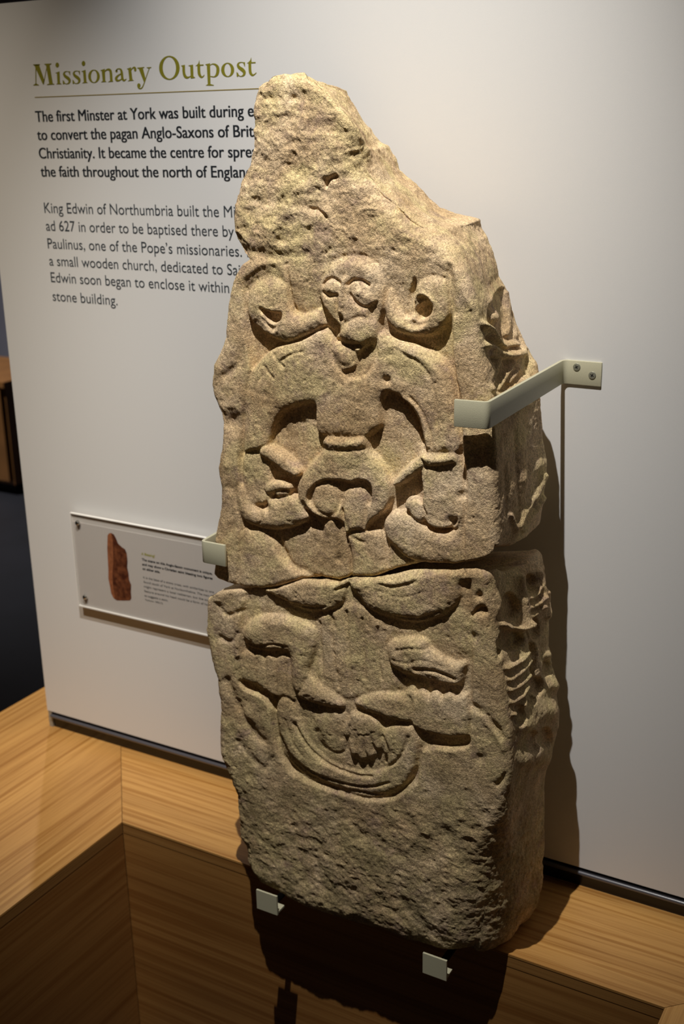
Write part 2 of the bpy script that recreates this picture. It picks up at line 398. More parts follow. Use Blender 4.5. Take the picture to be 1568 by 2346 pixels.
# ---- serif title, drawn letter by letter on the board plane
def A_(p): return (70 + p[0] / 6.0308, 120 + p[1] / 6.0308)
def B_(p): return (330 + p[0] / 5.807, 110 + p[1] / 5.807)
class Glyph:
    def __init__(s, tr): s.v, s.f, s.tr = [], [], tr
    def add(s, pts):
        b = len(s.v)
        for p in pts:
            q = onY(*s.tr(p), 0); s.v.append((q[0], YT - .00002 * (len(s.f) % 7), q[2]))
        return b
    def poly(s, pts):
        b = s.add(pts); s.f.append(tuple(range(b, b + len(pts)))); return s
    def ring(s, cx, cy, rx, ry, ix, iy, n=44, tilt=0.0):
        b = len(s.v); P = []
        for k in range(n):
            a = 2 * math.pi * k / n
            P.append((cx + rx * math.cos(a), cy + ry * math.sin(a)))
        for k in range(n):
            a = 2 * math.pi * k / n
            x, y = ix * math.cos(a), iy * math.sin(a)
            P.append((cx + x * math.cos(tilt) - y * math.sin(tilt), cy + x * math.sin(tilt) + y * math.cos(tilt)))
        b = s.add(P)
        for k in range(n): s.f.append((b + k, b + (k + 1) % n, b + n + (k + 1) % n, b + n + k))
        return s
    def dot(s, cx, cy, rx, ry, n=20):
        return s.poly([(cx + rx * math.cos(2 * math.pi * k / n), cy + ry * math.sin(2 * math.pi * k / n)) for k in range(n)])
    def strip(s, pts, ws, sub=6):
        P, W = spline(np.array(pts, float), sub, ws)
        T = np.gradient(P, axis=0); T /= np.linalg.norm(T, axis=1)[:, None] + 1e-9
        Nn = np.stack([-T[:, 1], T[:, 0]], 1)
        b = s.add(list(P + Nn * W[:, None] / 2) + list(P - Nn * W[:, None] / 2)); n = len(P)
        for k in range(n - 1): s.f.append((b + k, b + k + 1, b + n + k + 1, b + n + k))
        return s
    def ess(s, x0, y0, x1, y1):
        f = lambda p: (x0 + p[0] * (x1 - x0), y0 + p[1] * (y1 - y0)); W = x1 - x0
        s.strip([f(p) for p in [(.84, .24), (.72, .07), (.50, .035), (.27, .09), (.20, .24), (.34, .39), (.60, .52), (.80, .68),
                                (.76, .87), (.52, .965), (.30, .92), (.15, .72)]],
                [W * k for k in (.05, .07, .07, .14, .24, .30, .34, .30, .20, .08, .08, .06)])
        s.poly([f(p) for p in [(.70, .03), (.88, .02), (.88, .32), (.80, .26)]])
        s.poly([f(p) for p in [(.05, .68), (.10, .69), (.26, .90), (.22, .98), (.08, .98)]]); return s
    def build(s, parent):
        return link('title_letter', mesh_from('title_letter', s.v, s.f), MAT['olive'], parent)
def spline(P, sub, W=None, closed=False):
    n = len(P); out, wo = [], []
    Wv = np.array(W, float) if W is not None else None
    rng = range(n if closed else n - 1)
    g_ = (lambda i: P[i % n]) if closed else (lambda i: P[min(max(i, 0), n - 1)])
    for i in rng:
        p0, p1, p2, p3 = g_(i - 1), g_(i), g_(i + 1), g_(i + 2)
        for k in range(sub):
            t = k / sub
            out.append(.5 * ((2 * p1) + (-p0 + p2) * t + (2 * p0 - 5 * p1 + 4 * p2 - p3) * t * t + (-p0 + 3 * p1 - 3 * p2 + p3) * t ** 3))
            if Wv is not None: wo.append(Wv[i] * (1 - t) + Wv[(i + 1) % n] * t)
    if not closed:
        out.append(P[-1]); 
        if Wv is not None: wo.append(Wv[-1])
    return np.array(out), (np.array(wo) if Wv is not None else None)

G = Glyph(A_); G.poly([(50, 172), (118, 168), (194, 385), (178, 448), (165, 425)]); G.strip([(74, 180), (76, 445)], [11, 13])
G.strip([(232, 175), (181, 440)], [9, 9]); G.poly([(214, 168), (265, 164), (312, 440), (262, 443)])
G.poly([(36, 165), (133, 162), (130, 175), (95, 182), (60, 182), (40, 175)]); G.poly([(38, 457), (45, 447), (68, 432), (85, 432), (115, 445), (120, 456)])
G.poly([(190, 158), (292, 152), (288, 162), (262, 176), (214, 178), (195, 167)]); G.poly([(226, 450), (236, 438), (262, 430), (302, 429), (330, 435), (334, 443)]); G.build(bd)
G = Glyph(A_); G.dot(371, 174, 25, 34); G.poly([(366, 276), (403, 262), (410, 430), (374, 432)])
G.poly([(355, 441), (375, 425), (409, 422), (433, 436), (431, 439)]); G.poly([(343, 284), (403, 261), (403, 277), (366, 290)]); G.build(bd)
Glyph(A_).ess(440, 256, 565, 442).build(bd); Glyph(A_).ess(575, 250, 700, 437).build(bd)
G = Glyph(A_); G.dot(734, 152, 25, 35); G.poly([(727, 256), (763, 241), (776, 415), (739, 417)])
G.poly([(713, 426), (740, 408), (775, 405), (795, 420)]); G.poly([(702, 262), (763, 240), (764, 256), (727, 268)]); G.build(bd)
Glyph(A_).ring(879, 330, 80, 92, 42, 81).build(bd)
G = Glyph(A_); G.poly([(985, 245), (1030, 228), (1036, 400), (1000, 402)]); G.poly([(965, 247), (1027, 227), (1029, 243), (985, 257)])
G.poly([(975, 412), (1000, 393), (1035, 391), (1054, 406)]); G.strip([(1028, 268), (1050, 243), (1080, 235), (1104, 250), (1114, 295), (1117, 345), (1121, 402)], [8, 18, 28, 34, 36, 36, 36])
G.poly([(1070, 410), (1098, 392), (1134, 389), (1148, 402)]); G.build(bd)
G = Glyph(A_); G.strip([(1190, 258), (1198, 234), (1224, 226), (1250, 238), (1262, 275), (1268, 330), (1274, 365), (1296, 388), (1328, 365)], [26, 16, 14, 26, 34, 34, 34, 24, 8])
G.strip([(1262, 292), (1230, 308), (1198, 335), (1186, 362), (1200, 386), (1232, 385), (1268, 362)], [12, 18, 28, 36, 30, 18, 10]); G.dot(1190, 258, 16, 17); G.build(bd)
G = Glyph(A_); G.poly([(1350, 222), (1391, 206), (1413, 388), (1370, 392)]); G.poly([(1332, 226), (1391, 205), (1393, 221), (1350, 236)])
G.poly([(1344, 398), (1370, 380), (1412, 375), (1433, 388)]); G.strip([(1394, 245), (1412, 218), (1438, 208), (1452, 225)], [8, 16, 24, 30]); G.dot(1449, 238, 17, 25); G.build(bd)
G = Glyph(lambda p: p); G.poly([(317.3, 154.5), (327.6, 154), (334.2, 181), (331, 190)]); G.strip([(343.2, 154.5), (337, 172), (330.6, 191), (325.4, 201.2), (319.6, 202.2), (317, 197.5)], [1.7, 1.7, 2.1, 2.6, 3.2, 4.5])
G.dot(318.7, 195.5, 3.9, 4.8); G.poly([(314.2, 155.2), (331.5, 153.2), (330.5, 155.2), (317, 157)]); G.poly([(335.8, 154.2), (348, 153.4), (346.5, 155.2), (340, 156.5)]); G.build(bd)
Glyph(B_).ring(340, 263, 137, 160, 88, 144, 56, -.04).build(bd)
G = Glyph(B_); G.strip([(530, 235), (533, 320), (548, 372), (575, 392), (610, 383), (640, 358)], [36, 36, 38, 30, 14, 8]); G.poly([(495, 233), (548, 223), (548, 240), (513, 250)])
G.poly([(617, 227), (656, 221), (663, 398), (624, 402)]); G.poly([(590, 232), (656, 220), (656, 236), (610, 241)]); G.poly([(622, 403), (660, 375), (687, 394), (660, 400)]); G.build(bd)
G = Glyph(B_); G.strip([(731, 215), (733, 300), (740, 350), (765, 385), (790, 378), (806, 355)], [38, 38, 38, 26, 14, 8]); G.poly([(740, 157), (746, 222), (745, 234), (685, 238), (705, 225), (725, 205)])
G.poly([(735, 221), (796, 217), (796, 232), (735, 236)]); G.build(bd)
G = Glyph(B_); G.poly([(838, 222), (882, 205), (888, 490), (852, 492)]); G.poly([(815, 217), (882, 202), (882, 222), (838, 232)]); G.poly([(823, 498), (850, 481), (890, 479), (935, 492), (930, 499)])
G.strip([(882, 228), (915, 212), (955, 222), (982, 255), (986, 300), (974, 350), (940, 381), (885, 376)], [8, 12, 26, 40, 42, 36, 14, 10]); G.build(bd)
Glyph(B_).ring(1116, 290, 87, 95, 43, 83, 44, -.06).build(bd)
Glyph(B_).ess(1226, 183, 1364, 383).build(bd)
G = Glyph(B_); G.strip([(1410, 190), (1413, 280), (1420, 330), (1445, 360), (1475, 349), (1499, 327)], [38, 38, 38, 26, 14, 8]); G.poly([(1431, 121), (1436, 190), (1436, 202), (1368, 202), (1392, 190), (1416, 162)])
G.poly([(1428, 188), (1489, 185), (1489, 200), (1428, 203)]); G.build(bd)
box('title_rule', -1.4292, -.90, YT, YT + .0002, EYE + .0551, EYE + .0563, MAT['oliverule'], bd, 0)

# ---- small acrylic label
lb = empty('object_label', (-1.25, -.01, EYE - .83), 'small clear acrylic label with a red stone picture, low on the board', 'label')
lx0, lx1, lz0, lz1 = -1.4282, -1.03, EYE - .8325, EYE - .6505
box('printed_card', lx0 + .0035, lx1 - .0035, -.0106, -.0100, lz0 + .0025, lz1 - .0165, MAT['card'], lb, 0)
box('backing_sheet', lx0 + .0015, lx1 - .0015, -.0098, -.0080, lz0 + .0015, lz1 - .0015, MAT['frost'], lb, .0003)
box('acrylic_sheet', lx0 + .001, lx1 - .001, -.0130, -.0112, lz0 + .001, lz1 - .001, MAT['acrylic'], lb, .0004)
for a_ in ((lx0, lx1, lz0, lz0 + .0022), (lx0, lx1, lz1 - .0014, lz1), (lx0, lx0 + .0020, lz0 + .0022, lz1 - .0014), (lx1 - .0014, lx1, lz0 + .0022, lz1 - .0014)):
    box('polished_edge', a_[0], a_[1], -.0132, -.0080, a_[2], a_[3], MAT['rim'], lb, .0004)
for (px, py) in ((178, 1198), (195, 1368)):
    c = onY(px, py, -.014)
    s_ = lathe('stud', (c[0], -.0004, c[2]), (0, -1, 0), [(.0012, 0), (.0012, .0126), (.0046, .0128), (.0046, .0146), (.0038, .0164), (.0020, .0174), (.0004, .0176)], MAT['chrome'], lb, 24)
for zz in (lz1 - .02, lz0 + .0165):
    lathe('stud', (lx1 - .009, -.0004, zz), (0, -1, 0), [(.0012, 0), (.0012, .0126), (.0046, .0128), (.0046, .0146), (.0038, .0164), (.0020, .0174), (.0004, .0176)], MAT['chrome'], lb, 24)
def C_(p): return (140 + p[0] / 3.92, 1150 + p[1] / 3.92)
out = [(418, 300), (430, 282), (450, 278), (475, 292), (495, 330), (512, 372), (545, 405), (575, 425), (590, 460), (598, 530), (595, 590), (606, 640), (612, 700), (630, 745),
       (628, 810), (632, 865), (620, 885), (560, 886), (500, 884), (470, 860), (450, 820), (438, 750), (425, 690), (425, 610), (420, 520), (415, 420)]
P = [onY(*C_(p), -.0107) for p in out]
link('picture', mesh_from('picture', [(p[0], -.0108, p[2]) for p in P], [tuple(range(len(P)))]), MAT['redstone'], lb)
out = [(418, 300), (430, 282), (450, 278), (462, 340), (468, 440), (470, 540), (462, 640), (466, 740), (486, 876), (470, 860), (450, 820), (438, 750), (425, 690), (425, 610), (420, 520), (415, 420)]
P = [onY(*C_(p), -.0108) for p in out]
link('picture', mesh_from('picture', [(p[0], -.0109, p[2]) for p in P], [tuple(range(len(P)))]), MAT['redlight'], lb)
yt = -.0109
tx0 = -1.2700
def lab(txt, wd, py, size, mat, extra):
    z = onY(325, py, -.0109)[2]
    print_line('label_text', txt, txt, tx0, tx0 + wd, z, size, yt, mat, lb, extra)
lab("A Blessing?", .030, 1271, .0065, MAT['paleolive'], .02)
lab("The scene on this Anglo-Saxon monument is unique,", .152, 1284, .0062, MAT['ink'], .03)
lab("and may show a Christian saint blessing two figures", .152, 1294.5, .0062, MAT['ink'], .03)
lab("on either side.", .039, 1304.5, .0062, MAT['ink'], .03)
for k, (t, wd) in enumerate([("It is the base of a stone cross, with similarities to one", .153), ("found south of York at Nunburnholme. The main figure", .162),
                             ("might represent a local nobleman, but the scroll-like", .162), ("feature around his head could be a form of halo and so", .166), ("as suggests a saint.", .052)]):
    lab(t, wd, 1324 + k * 10.2, .0060, MAT['inkgrey'], .0)
lab("Yorkmm 1993.72", .040, 1374, .0050, MAT['inkgrey'], 0)

# ------------------------------------------------------------------ noise for the stones
def _h(ix, iy, iz, s):
    h = (ix * 374761393 + iy * 668265263 + iz * 2147483647 + s * 1274126177) & 0xffffffff
    h = ((h ^ (h >> 13)) * 1274126177) & 0xffffffff
    return ((h ^ (h >> 16)) & 0xffff) / 65535.0
def vnoise(x, y, z, s=0):
    ix, iy, iz = np.floor(x).astype(np.int64), np.floor(y).astype(np.int64), np.floor(z).astype(np.int64)
    fx, fy, fz = x - ix, y - iy, z - iz
    fx, fy, fz = [t * t * t * (t * (t * 6 - 15) + 10) for t in (fx, fy, fz)]
    r = 0
    for dx in (0, 1):
        for dy in (0, 1):
            for dz in (0, 1):
                r = r + _h(ix + dx, iy + dy, iz + dz, s) * (fx if dx else 1 - fx) * (fy if dy else 1 - fy) * (fz if dz else 1 - fz)
    return r * 2 - 1
def fbm(P, freq, octv, s=0, gain=.5):
    a, t, r = 1.0, 0.0, 0
    for k in range(octv):
        q = P * freq * (2.03 ** k) + 17.3 * k + s
        r = r + a * vnoise(q[..., 0], q[..., 1], q[..., 2], s + k); t += a; a *= gain
    return r / t

# ------------------------------------------------------------------ carving: layers of relief, heights in mm
def sstep(a, b, x):
    t = np.clip((x - a) / (b - a), 0, 1); return t * t * (3 - 2 * t)
class Carve:
    def __init__(s, PX, PY, k=1.0): s.x, s.y = PX, PY; s.H = np.zeros_like(PX); s.k = k
    def _sel(s, P, pad):
        return np.nonzero((s.x > P[:, 0].min() - pad) & (s.x < P[:, 0].max() + pad) & (s.y > P[:, 1].min() - pad) & (s.y < P[:, 1].max() + pad))
    def _dseg(s, x, y, P, closed, W=None):
        d = np.full(x.shape, 1e9); wv = np.zeros(x.shape); n = len(P); ins = np.zeros(x.shape, bool)
        for i in range(n if closed else n - 1):
            a, b = P[i], P[(i + 1) % n]; ab = b - a; L = ab @ ab + 1e-9
            t = np.clip(((x - a[0]) * ab[0] + (y - a[1]) * ab[1]) / L, 0, 1)
            q = np.hypot(x - a[0] - t * ab[0], y - a[1] - t * ab[1])
            m = q < d; d = np.where(m, q, d)
            if W is not None: wv = np.where(m, W[i] * (1 - t) + W[(i + 1) % n] * t, wv)
            if closed:
                c = ((a[1] > y) != (b[1] > y)); ins ^= c & (x < (b[0] - a[0]) * (y - a[1]) / (b[1] - a[1] + 1e-12) + a[0])
        return d, wv, ins
    def lay(s, pts, level, edge=5, dome=0.0, R=25, add=False, smooth=True, sub=4):
        """bring the area inside pts to a level; dome rounds it off towards its rim over R px"""
        P = np.array(pts, float)
        if smooth: P, _ = spline(P, sub, None, True)
        I = s._sel(P, edge + 2); x, y = s.x[I], s.y[I]
        if not len(x): return s
        d, _, ins = s._dseg(x, y, P, True); d = np.where(ins, d, -d)
        mk = sstep(-edge * .5, edge * .5, d)
        lv_ = level(x, y) if callable(level) else level
        lev = lv_ - dome * (1 - np.clip(d / R, 0, 1)) ** 2
        h = s.H[I]; s.H[I] = (h + lev * mk) if add else h * (1 - mk) + lev * mk
        return s
    def ridge(s, pts, w, h, mode='max', level=0.0, sub=5):
        P = np.array(pts, float); W = w if hasattr(w, '__len__') else [w] * len(P)
        P, W = spline(P, sub, W)
        I = s._sel(P, max(W) * 2.2 + 2); x, y = s.x[I], s.y[I]
        if not len(x): return s
        d, wv, _ = s._dseg(x, y, P, False, W); wv = np.maximum(wv, .5)
        if mode == 'tube':                         # rounded rod standing to level
            t = np.clip(d / wv, 0, 1); pr = np.sqrt(1 - t * t)
            mk = sstep(1.15, .95, d / wv); lev = level - h * (1 - pr)
            s.H[I] = s.H[I] * (1 - mk) + np.maximum(lev, s.H[I] - 99) * mk
        else:
            s.H[I] = s.H[I] + h * np.exp(-(d / wv) ** 2)
        return s
    def cut(s, pts, w, depth): return s.ridge(pts, w, -depth)
    def bump(s, x, y, r, h, ry=None):
        ry = ry or r; d = np.hypot((s.x - x) / r, (s.y - y) / ry); s.H += h * np.exp(-d ** 2 * 1.2); return s
    def smooth(s, n=1):
        for _ in range(n):
            H = s.H; G_ = H.copy(); G_[1:-1, 1:-1] = (H[1:-1, 1:-1] * 4 + H[:-2, 1:-1] * 2 + H[2:, 1:-1] * 2 + H[1:-1, :-2] * 2 + H[1:-1, 2:] * 2 + H[:-2, :-2] + H[2:, 2:] + H[:-2, 2:] + H[2:, :-2]) / 16
            s.H = G_
        return s

def relief_upper(c):
    L, Rr, K, B = c.lay, c.ridge, c.cut, c.bump
    # sunk field behind the figures
    fld = lambda x, y: -1.5 - 11.5 * sstep(610, 770, y)
    L([(556, 640), (600, 612), (650, 600), (735, 600), (800, 580), (880, 588), (935, 600), (985, 596), (1030, 620), (1034, 700), (1034, 800), (1046, 900), (1056, 1000), (1062, 1100), (1062, 1400),
       (552, 1400), (550, 1200), (545, 1050), (556, 950), (575, 850), (563, 760)], fld, 12, smooth=False)
    L([(872, 610), (935, 612), (948, 640), (935, 700), (905, 735), (886, 730), (878, 680)], lambda x, y: -2 - 6 * sstep(610, 700, y), 14)
    # left scroll
    L([(563, 700), (568, 668), (590, 645), (618, 636), (645, 642), (660, 662), (664, 690), (672, 716), (690, 724), (715, 716), (744, 708), (748, 735), (725, 757), (692, 772), (655, 786), (625, 775), (592, 756), (568, 728)], 3, 7, 6, 30)
    L([(598, 706), (612, 712), (630, 716), (646, 718), (642, 734), (628, 741), (612, 728)], -9, 7)
    L([(602, 728), (622, 745), (640, 742), (625, 760)], -2, 8)
    Rr([(552, 640), (585, 612), (625, 603), (650, 612), (657, 640)], 10, 1.6)
    K([(655, 605), (660, 650), (663, 690), (674, 722)], 3.2, 5)
    K([(562, 664), (585, 640), (620, 629), (652, 648)], 4.5, 1.2)
    # right scroll
    L([(880, 690), (884, 735), (905, 760), (940, 771), (985, 770), (1012, 752), (1028, 722), (1030, 680), (1026, 645), (1006, 632), (975, 632), (955, 648), (945, 672), (943, 700), (938, 728), (920, 722), (905, 700), (893, 660)], 3, 8, 7, 28)
    L([(930, 690), (941, 655), (950, 640), (946, 690), (950, 722), (935, 718)], -11, 7)
    L([(946, 700), (952, 682), (968, 676), (985, 685), (992, 705), (984, 725), (965, 736), (950, 728)], -4, 6)
    L([(952, 708), (972, 694), (986, 700), (984, 718), (968, 732), (954, 730)], -12, 7)
    Rr([(948, 690), (962, 676), (980, 676), (993, 690)], 4, 3)
    L([(926, 728), (945, 735), (975, 738), (960, 752), (935, 748)], -3, 8)
    # robe and arms
    L([(590, 828), (612, 808), (640, 792), (690, 778), (738, 756), (765, 790), (790, 850), (835, 850), (850, 790), (866, 762), (900, 776), (950, 790), (995, 815), (1022, 845), (1036, 890), (1044, 950), (1050, 1035),
       (985, 1042), (974, 1030), (964, 990), (948, 948), (918, 914), (885, 898), (868, 925), (868, 975), (850, 992), (835, 1003), (790, 1004), (728, 997), (718, 960), (716, 926), (680, 930), (646, 944), (627, 968), (613, 1010), (606, 1036),
       (560, 1048), (553, 1000), (557, 940), (563, 895), (572, 855)], 1.5, 7, 5, 26)
    L([(765, 770), (790, 760), (850, 760), (862, 790), (850, 850), (800, 865), (770, 830)], -5, 14)
    K([(628, 812), (638, 828), (652, 842)], 2.4, 3); K([(604, 838), (614, 852), (627, 868)], 2.4, 3); K([(645, 826), (668, 812), (695, 806)], 2.4, 2.5)
    K([(600, 860), (585, 890), (578, 930), (580, 1000)], 3, 1.6)
    for x in (742, 762, 782, 803, 823, 843): K([(x + 3, 880), (x, 930), (x, 1000)], 2.6, 1.8)
    K([(862, 800), (868, 870), (866, 920)], 4, 2.5)
    B(885, 872, 11, -6); B(608, 905, 10, -2); B(700, 850, 30, 2)
    K([(905, 800), (960, 830), (990, 870), (1000, 930), (1002, 1020)], 3, 1.8); Rr([(930, 800), (980, 828), (1010, 870), (1020, 950), (1022, 1020)], 9, 2)
    K([(912, 918), (938, 945), (952, 975), (960, 1020)], 3, 5); Rr([(925, 912), (955, 935), (972, 975), (980, 1022)], 5, 3); K([(940, 910), (965, 940), (985, 990), (990, 1022)], 2.5, 3)
    # head
    L([(733, 690), (731, 660), (739, 630), (757, 602), (785, 587), (818, 583), (848, 592), (870, 612), (880, 645), (880, 680), (874, 712), (864, 740), (866, 770), (852, 800), (838, 850), (810, 862), (785, 855), (762, 825), (758, 795), (785, 770), (775, 752), (758, 738), (742, 715)], 5, 8, 8, 34)
    L([(731, 686), (744, 706), (762, 730), (777, 748), (758, 765), (742, 745), (731, 715)], -11, 7)
    L([(848, 706), (868, 700), (868, 728), (856, 740), (846, 724)], -3, 9)
    K([(742, 652), (752, 641), (768, 638), (784, 648)], 3.0, 5); K([(743, 670), (757, 678), (777, 676)], 3.0, 5); B(762, 661, 12, 3, 9)
    K([(800, 652), (812, 642), (832, 644), (848, 654)], 3.2, 5); K([(806, 674), (818, 692), (840, 704), (864, 694)], 3.4, 5); B(828, 670, 17, 4, 14); B(843, 682, 9, 2)
    Rr([(792, 640), (787, 672), (784, 712)], 6, 3); K([(776, 684), (776, 716), (786, 732)], 3.2, 4); B(783, 728, 7, -4); Rr([(742, 622), (770, 612), (812, 610), (852, 628)], 13, 1.5)
    L([(782, 750), (800, 733), (832, 722), (858, 737), (864, 762), (850, 785), (822, 795), (797, 787), (778, 770)], 7, 12, 6, 22)
    K([(768, 781), (786, 787), (806, 793), (826, 792)], 3.8, 7)
    L([(759, 803), (774, 790), (800, 793), (818, 806), (816, 828), (796, 843), (774, 832)], 3, 9, 5, 18)
    L([(822, 808), (846, 790), (850, 815), (835, 850), (805, 862), (785, 852), (812, 838)], -4, 10)
    # wrist, book and hand on the right
    L([(958, 1048), (985, 1038), (1032, 1036), (1048, 1046), (1058, 1090), (1064, 1150), (1060, 1205), (1020, 1214), (985, 1210), (968, 1180), (964, 1120), (962, 1075)], 0, 7, 3, 14)
    Rr([(968, 1050), (1000, 1056), (1036, 1050)], 11, 5); K([(962, 1066), (995, 1072), (1040, 1064)], 3.5, 4)
    Rr([(908, 1108), (932, 1085), (962, 1062)], [10, 12, 13], 6, 'tube', 2)
    L([(905, 1118), (925, 1108), (960, 1098), (966, 1140), (940, 1148), (915, 1160)], -13, 6)
    Rr([(940, 1158), (950, 1165), (958, 1180)], [15, 18, 18], 6, 'tube', 0)
    L([(875, 1212), (880, 1190), (900, 1176), (930, 1178), (958, 1196), (980, 1214), (1018, 1222), (1045, 1212), (1060, 1190), (1062, 1310), (1040, 1300), (985, 1294), (938, 1284), (905, 1262), (884, 1238)], 1.5, 8, 6, 26)
    K([(975, 1205), (1000, 1215), (1030, 1212), (1044, 1190)], 4, 6); B(1035, 1195, 11, -7)
    K([(1058, 1050), (1068, 1120), (1066, 1200)], 4, 4); B(1056, 1135, 12, -5)
    # hand and sleeve on the left
    L([(555, 1040), (600, 1032), (612, 1050), (618, 1085), (622, 1120), (615, 1150), (590, 1160), (565, 1160), (552, 1130), (548, 1090)], -3.5, 8, 3, 18)
    Rr([(606, 1036), (632, 1050), (658, 1070), (676, 1084)], [14, 15, 14, 10], 7, 'tube', 2.5)
    L([(616, 1068), (640, 1080), (670, 1092), (676, 1112), (650, 1106), (625, 1108)], -14, 6)
    Rr([(614, 1120), (636, 1116), (658, 1118)], [13, 13, 10], 6, 'tube', 0.5); Rr([(636, 1132), (656, 1130)], [8, 7], 4, 'tube', -1); K([(645, 1124), (662, 1125)], 2, 4)
    L([(546, 1108), (536, 1130), (540, 1165), (555, 1195), (585, 1210), (620, 1216), (660, 1212), (690, 1202), (706, 1186), (697, 1170), (690, 1146), (668, 1136), (635, 1142), (612, 1148), (604, 1166), (590, 1168), (568, 1152), (558, 1125)], 2.5, 7, 6, 24)
    B(611, 1165, 9, -5, 12); Rr([(600, 1148), (598, 1165), (606, 1176)], 4, 3)
    # small central figure
    L([(738, 1008), (760, 1000), (810, 1002), (834, 1000), (840, 1018), (846, 1040), (872, 1068), (890, 1105), (893, 1140), (880, 1170), (850, 1196), (835, 1215), (835, 1250), (785, 1255), (778, 1205), (740, 1190), (704, 1172), (684, 1150), (678, 1118), (690, 1090), (712, 1060), (732, 1038)], 1.5, 7, 5, 22)
    L([(705, 1150), (712, 1122), (735, 1106), (770, 1100), (800, 1106), (820, 1100), (846, 1108), (850, 1135), (842, 1160), (800, 1150), (775, 1160), (740, 1175)], -6.5, 7)
    L([(722, 1110), (750, 1100), (772, 1120), (778, 1150), (770, 1178), (748, 1186), (724, 1172), (714, 1150), (716, 1125)], -1, 7, 5, 18)
    L([(786, 1128), (800, 1117), (828, 1120), (840, 1140), (840, 1180), (830, 1215), (800, 1222), (785, 1200), (778, 1165), (780, 1142)], -.5, 7, 5, 18)
    Rr([(745, 1010), (790, 1016), (832, 1010)], 10, 4); K([(735, 1028), (770, 1034), (838, 1028)], 4, 1.5)
    K([(695, 1150), (712, 1180)], 3, 3)
    # skirts and shins
    L([(740, 1195), (776, 1195), (790, 1240), (798, 1290), (804, 1400), (735, 1400), (733, 1260)], -7, 9, 2, 14)
    L([(792, 1222), (840, 1218), (868, 1225), (880, 1270), (885, 1400), (806, 1400), (798, 1280)], -4, 8, 4, 18)
    K([(781, 1170), (784, 1215), (794, 1260), (800, 1330)], 3.2, 6); K([(795, 1228), (815, 1240), (832, 1246)], 3, 2.5)
    L([(552, 1225), (570, 1216), (602, 1216), (624, 1238), (640, 1275), (668, 1305), (720, 1330), (700, 1400), (552, 1400)], 0, 9, 5, 30)
    Rr([(620, 1245), (640, 1290), (680, 1322)], 9, 2.5); L([(640, 1225), (700, 1215), (733, 1230), (735, 1320), (700, 1315), (660, 1290)], -9, 12)
    L([(885, 1235), (930, 1285), (1000, 1296), (1050, 1296), (1050, 1400), (885, 1400)], -8, 10, smooth=False)
    B(770, 1285, 8, -4); B(725, 1160, 22, 1)
    # broken flake marks high on the shaft
    for x, y, r, h in ((668, 225, 9, -4), (757, 292, 18, -6), (640, 410, 12, -3), (745, 415, 10, -4), (788, 386, 14, 4), (718, 478, 14, -5), (710, 528, 10, -5), (560, 525, 12, -4), (800, 355, 26, -4), (870, 360, 20, -7),
                       (965, 455, 14, -6), (644, 555, 10, -4), (903, 575, 8, -3), (600, 430, 22, 3), (690, 300, 40, 4), (620, 520, 40, 4), (830, 500, 50, -3), (1065, 530, 18, -4)): B(x, y, r, h * (.55 if h < 0 else .8))
    K([(745, 428), (752, 412), (770, 404)], 4, 5); K([(712, 480), (730, 482), (748, 500)], 5, 4)
    K([(552, 575), (600, 580), (650, 590), (700, 585)], 14, 3.5)
    Rr([(1040, 600), (1060, 660), (1085, 700)], 12, 3); K([(1030, 610), (1036, 660), (1040, 720)], 7, 4)
    K([(1044, 880), (1052, 915), (1062, 945)], 4, 4)
    K([(512, 860), (545, 835), (552, 800)], 10, 3); B(505, 850, 16, 3); B(530, 965, 26, -8, 30); B(525, 1120, 14, -3); B(520, 1065, 14, 3); B(535, 1210, 10, -3, 22); B(520, 1320, 20, -4)

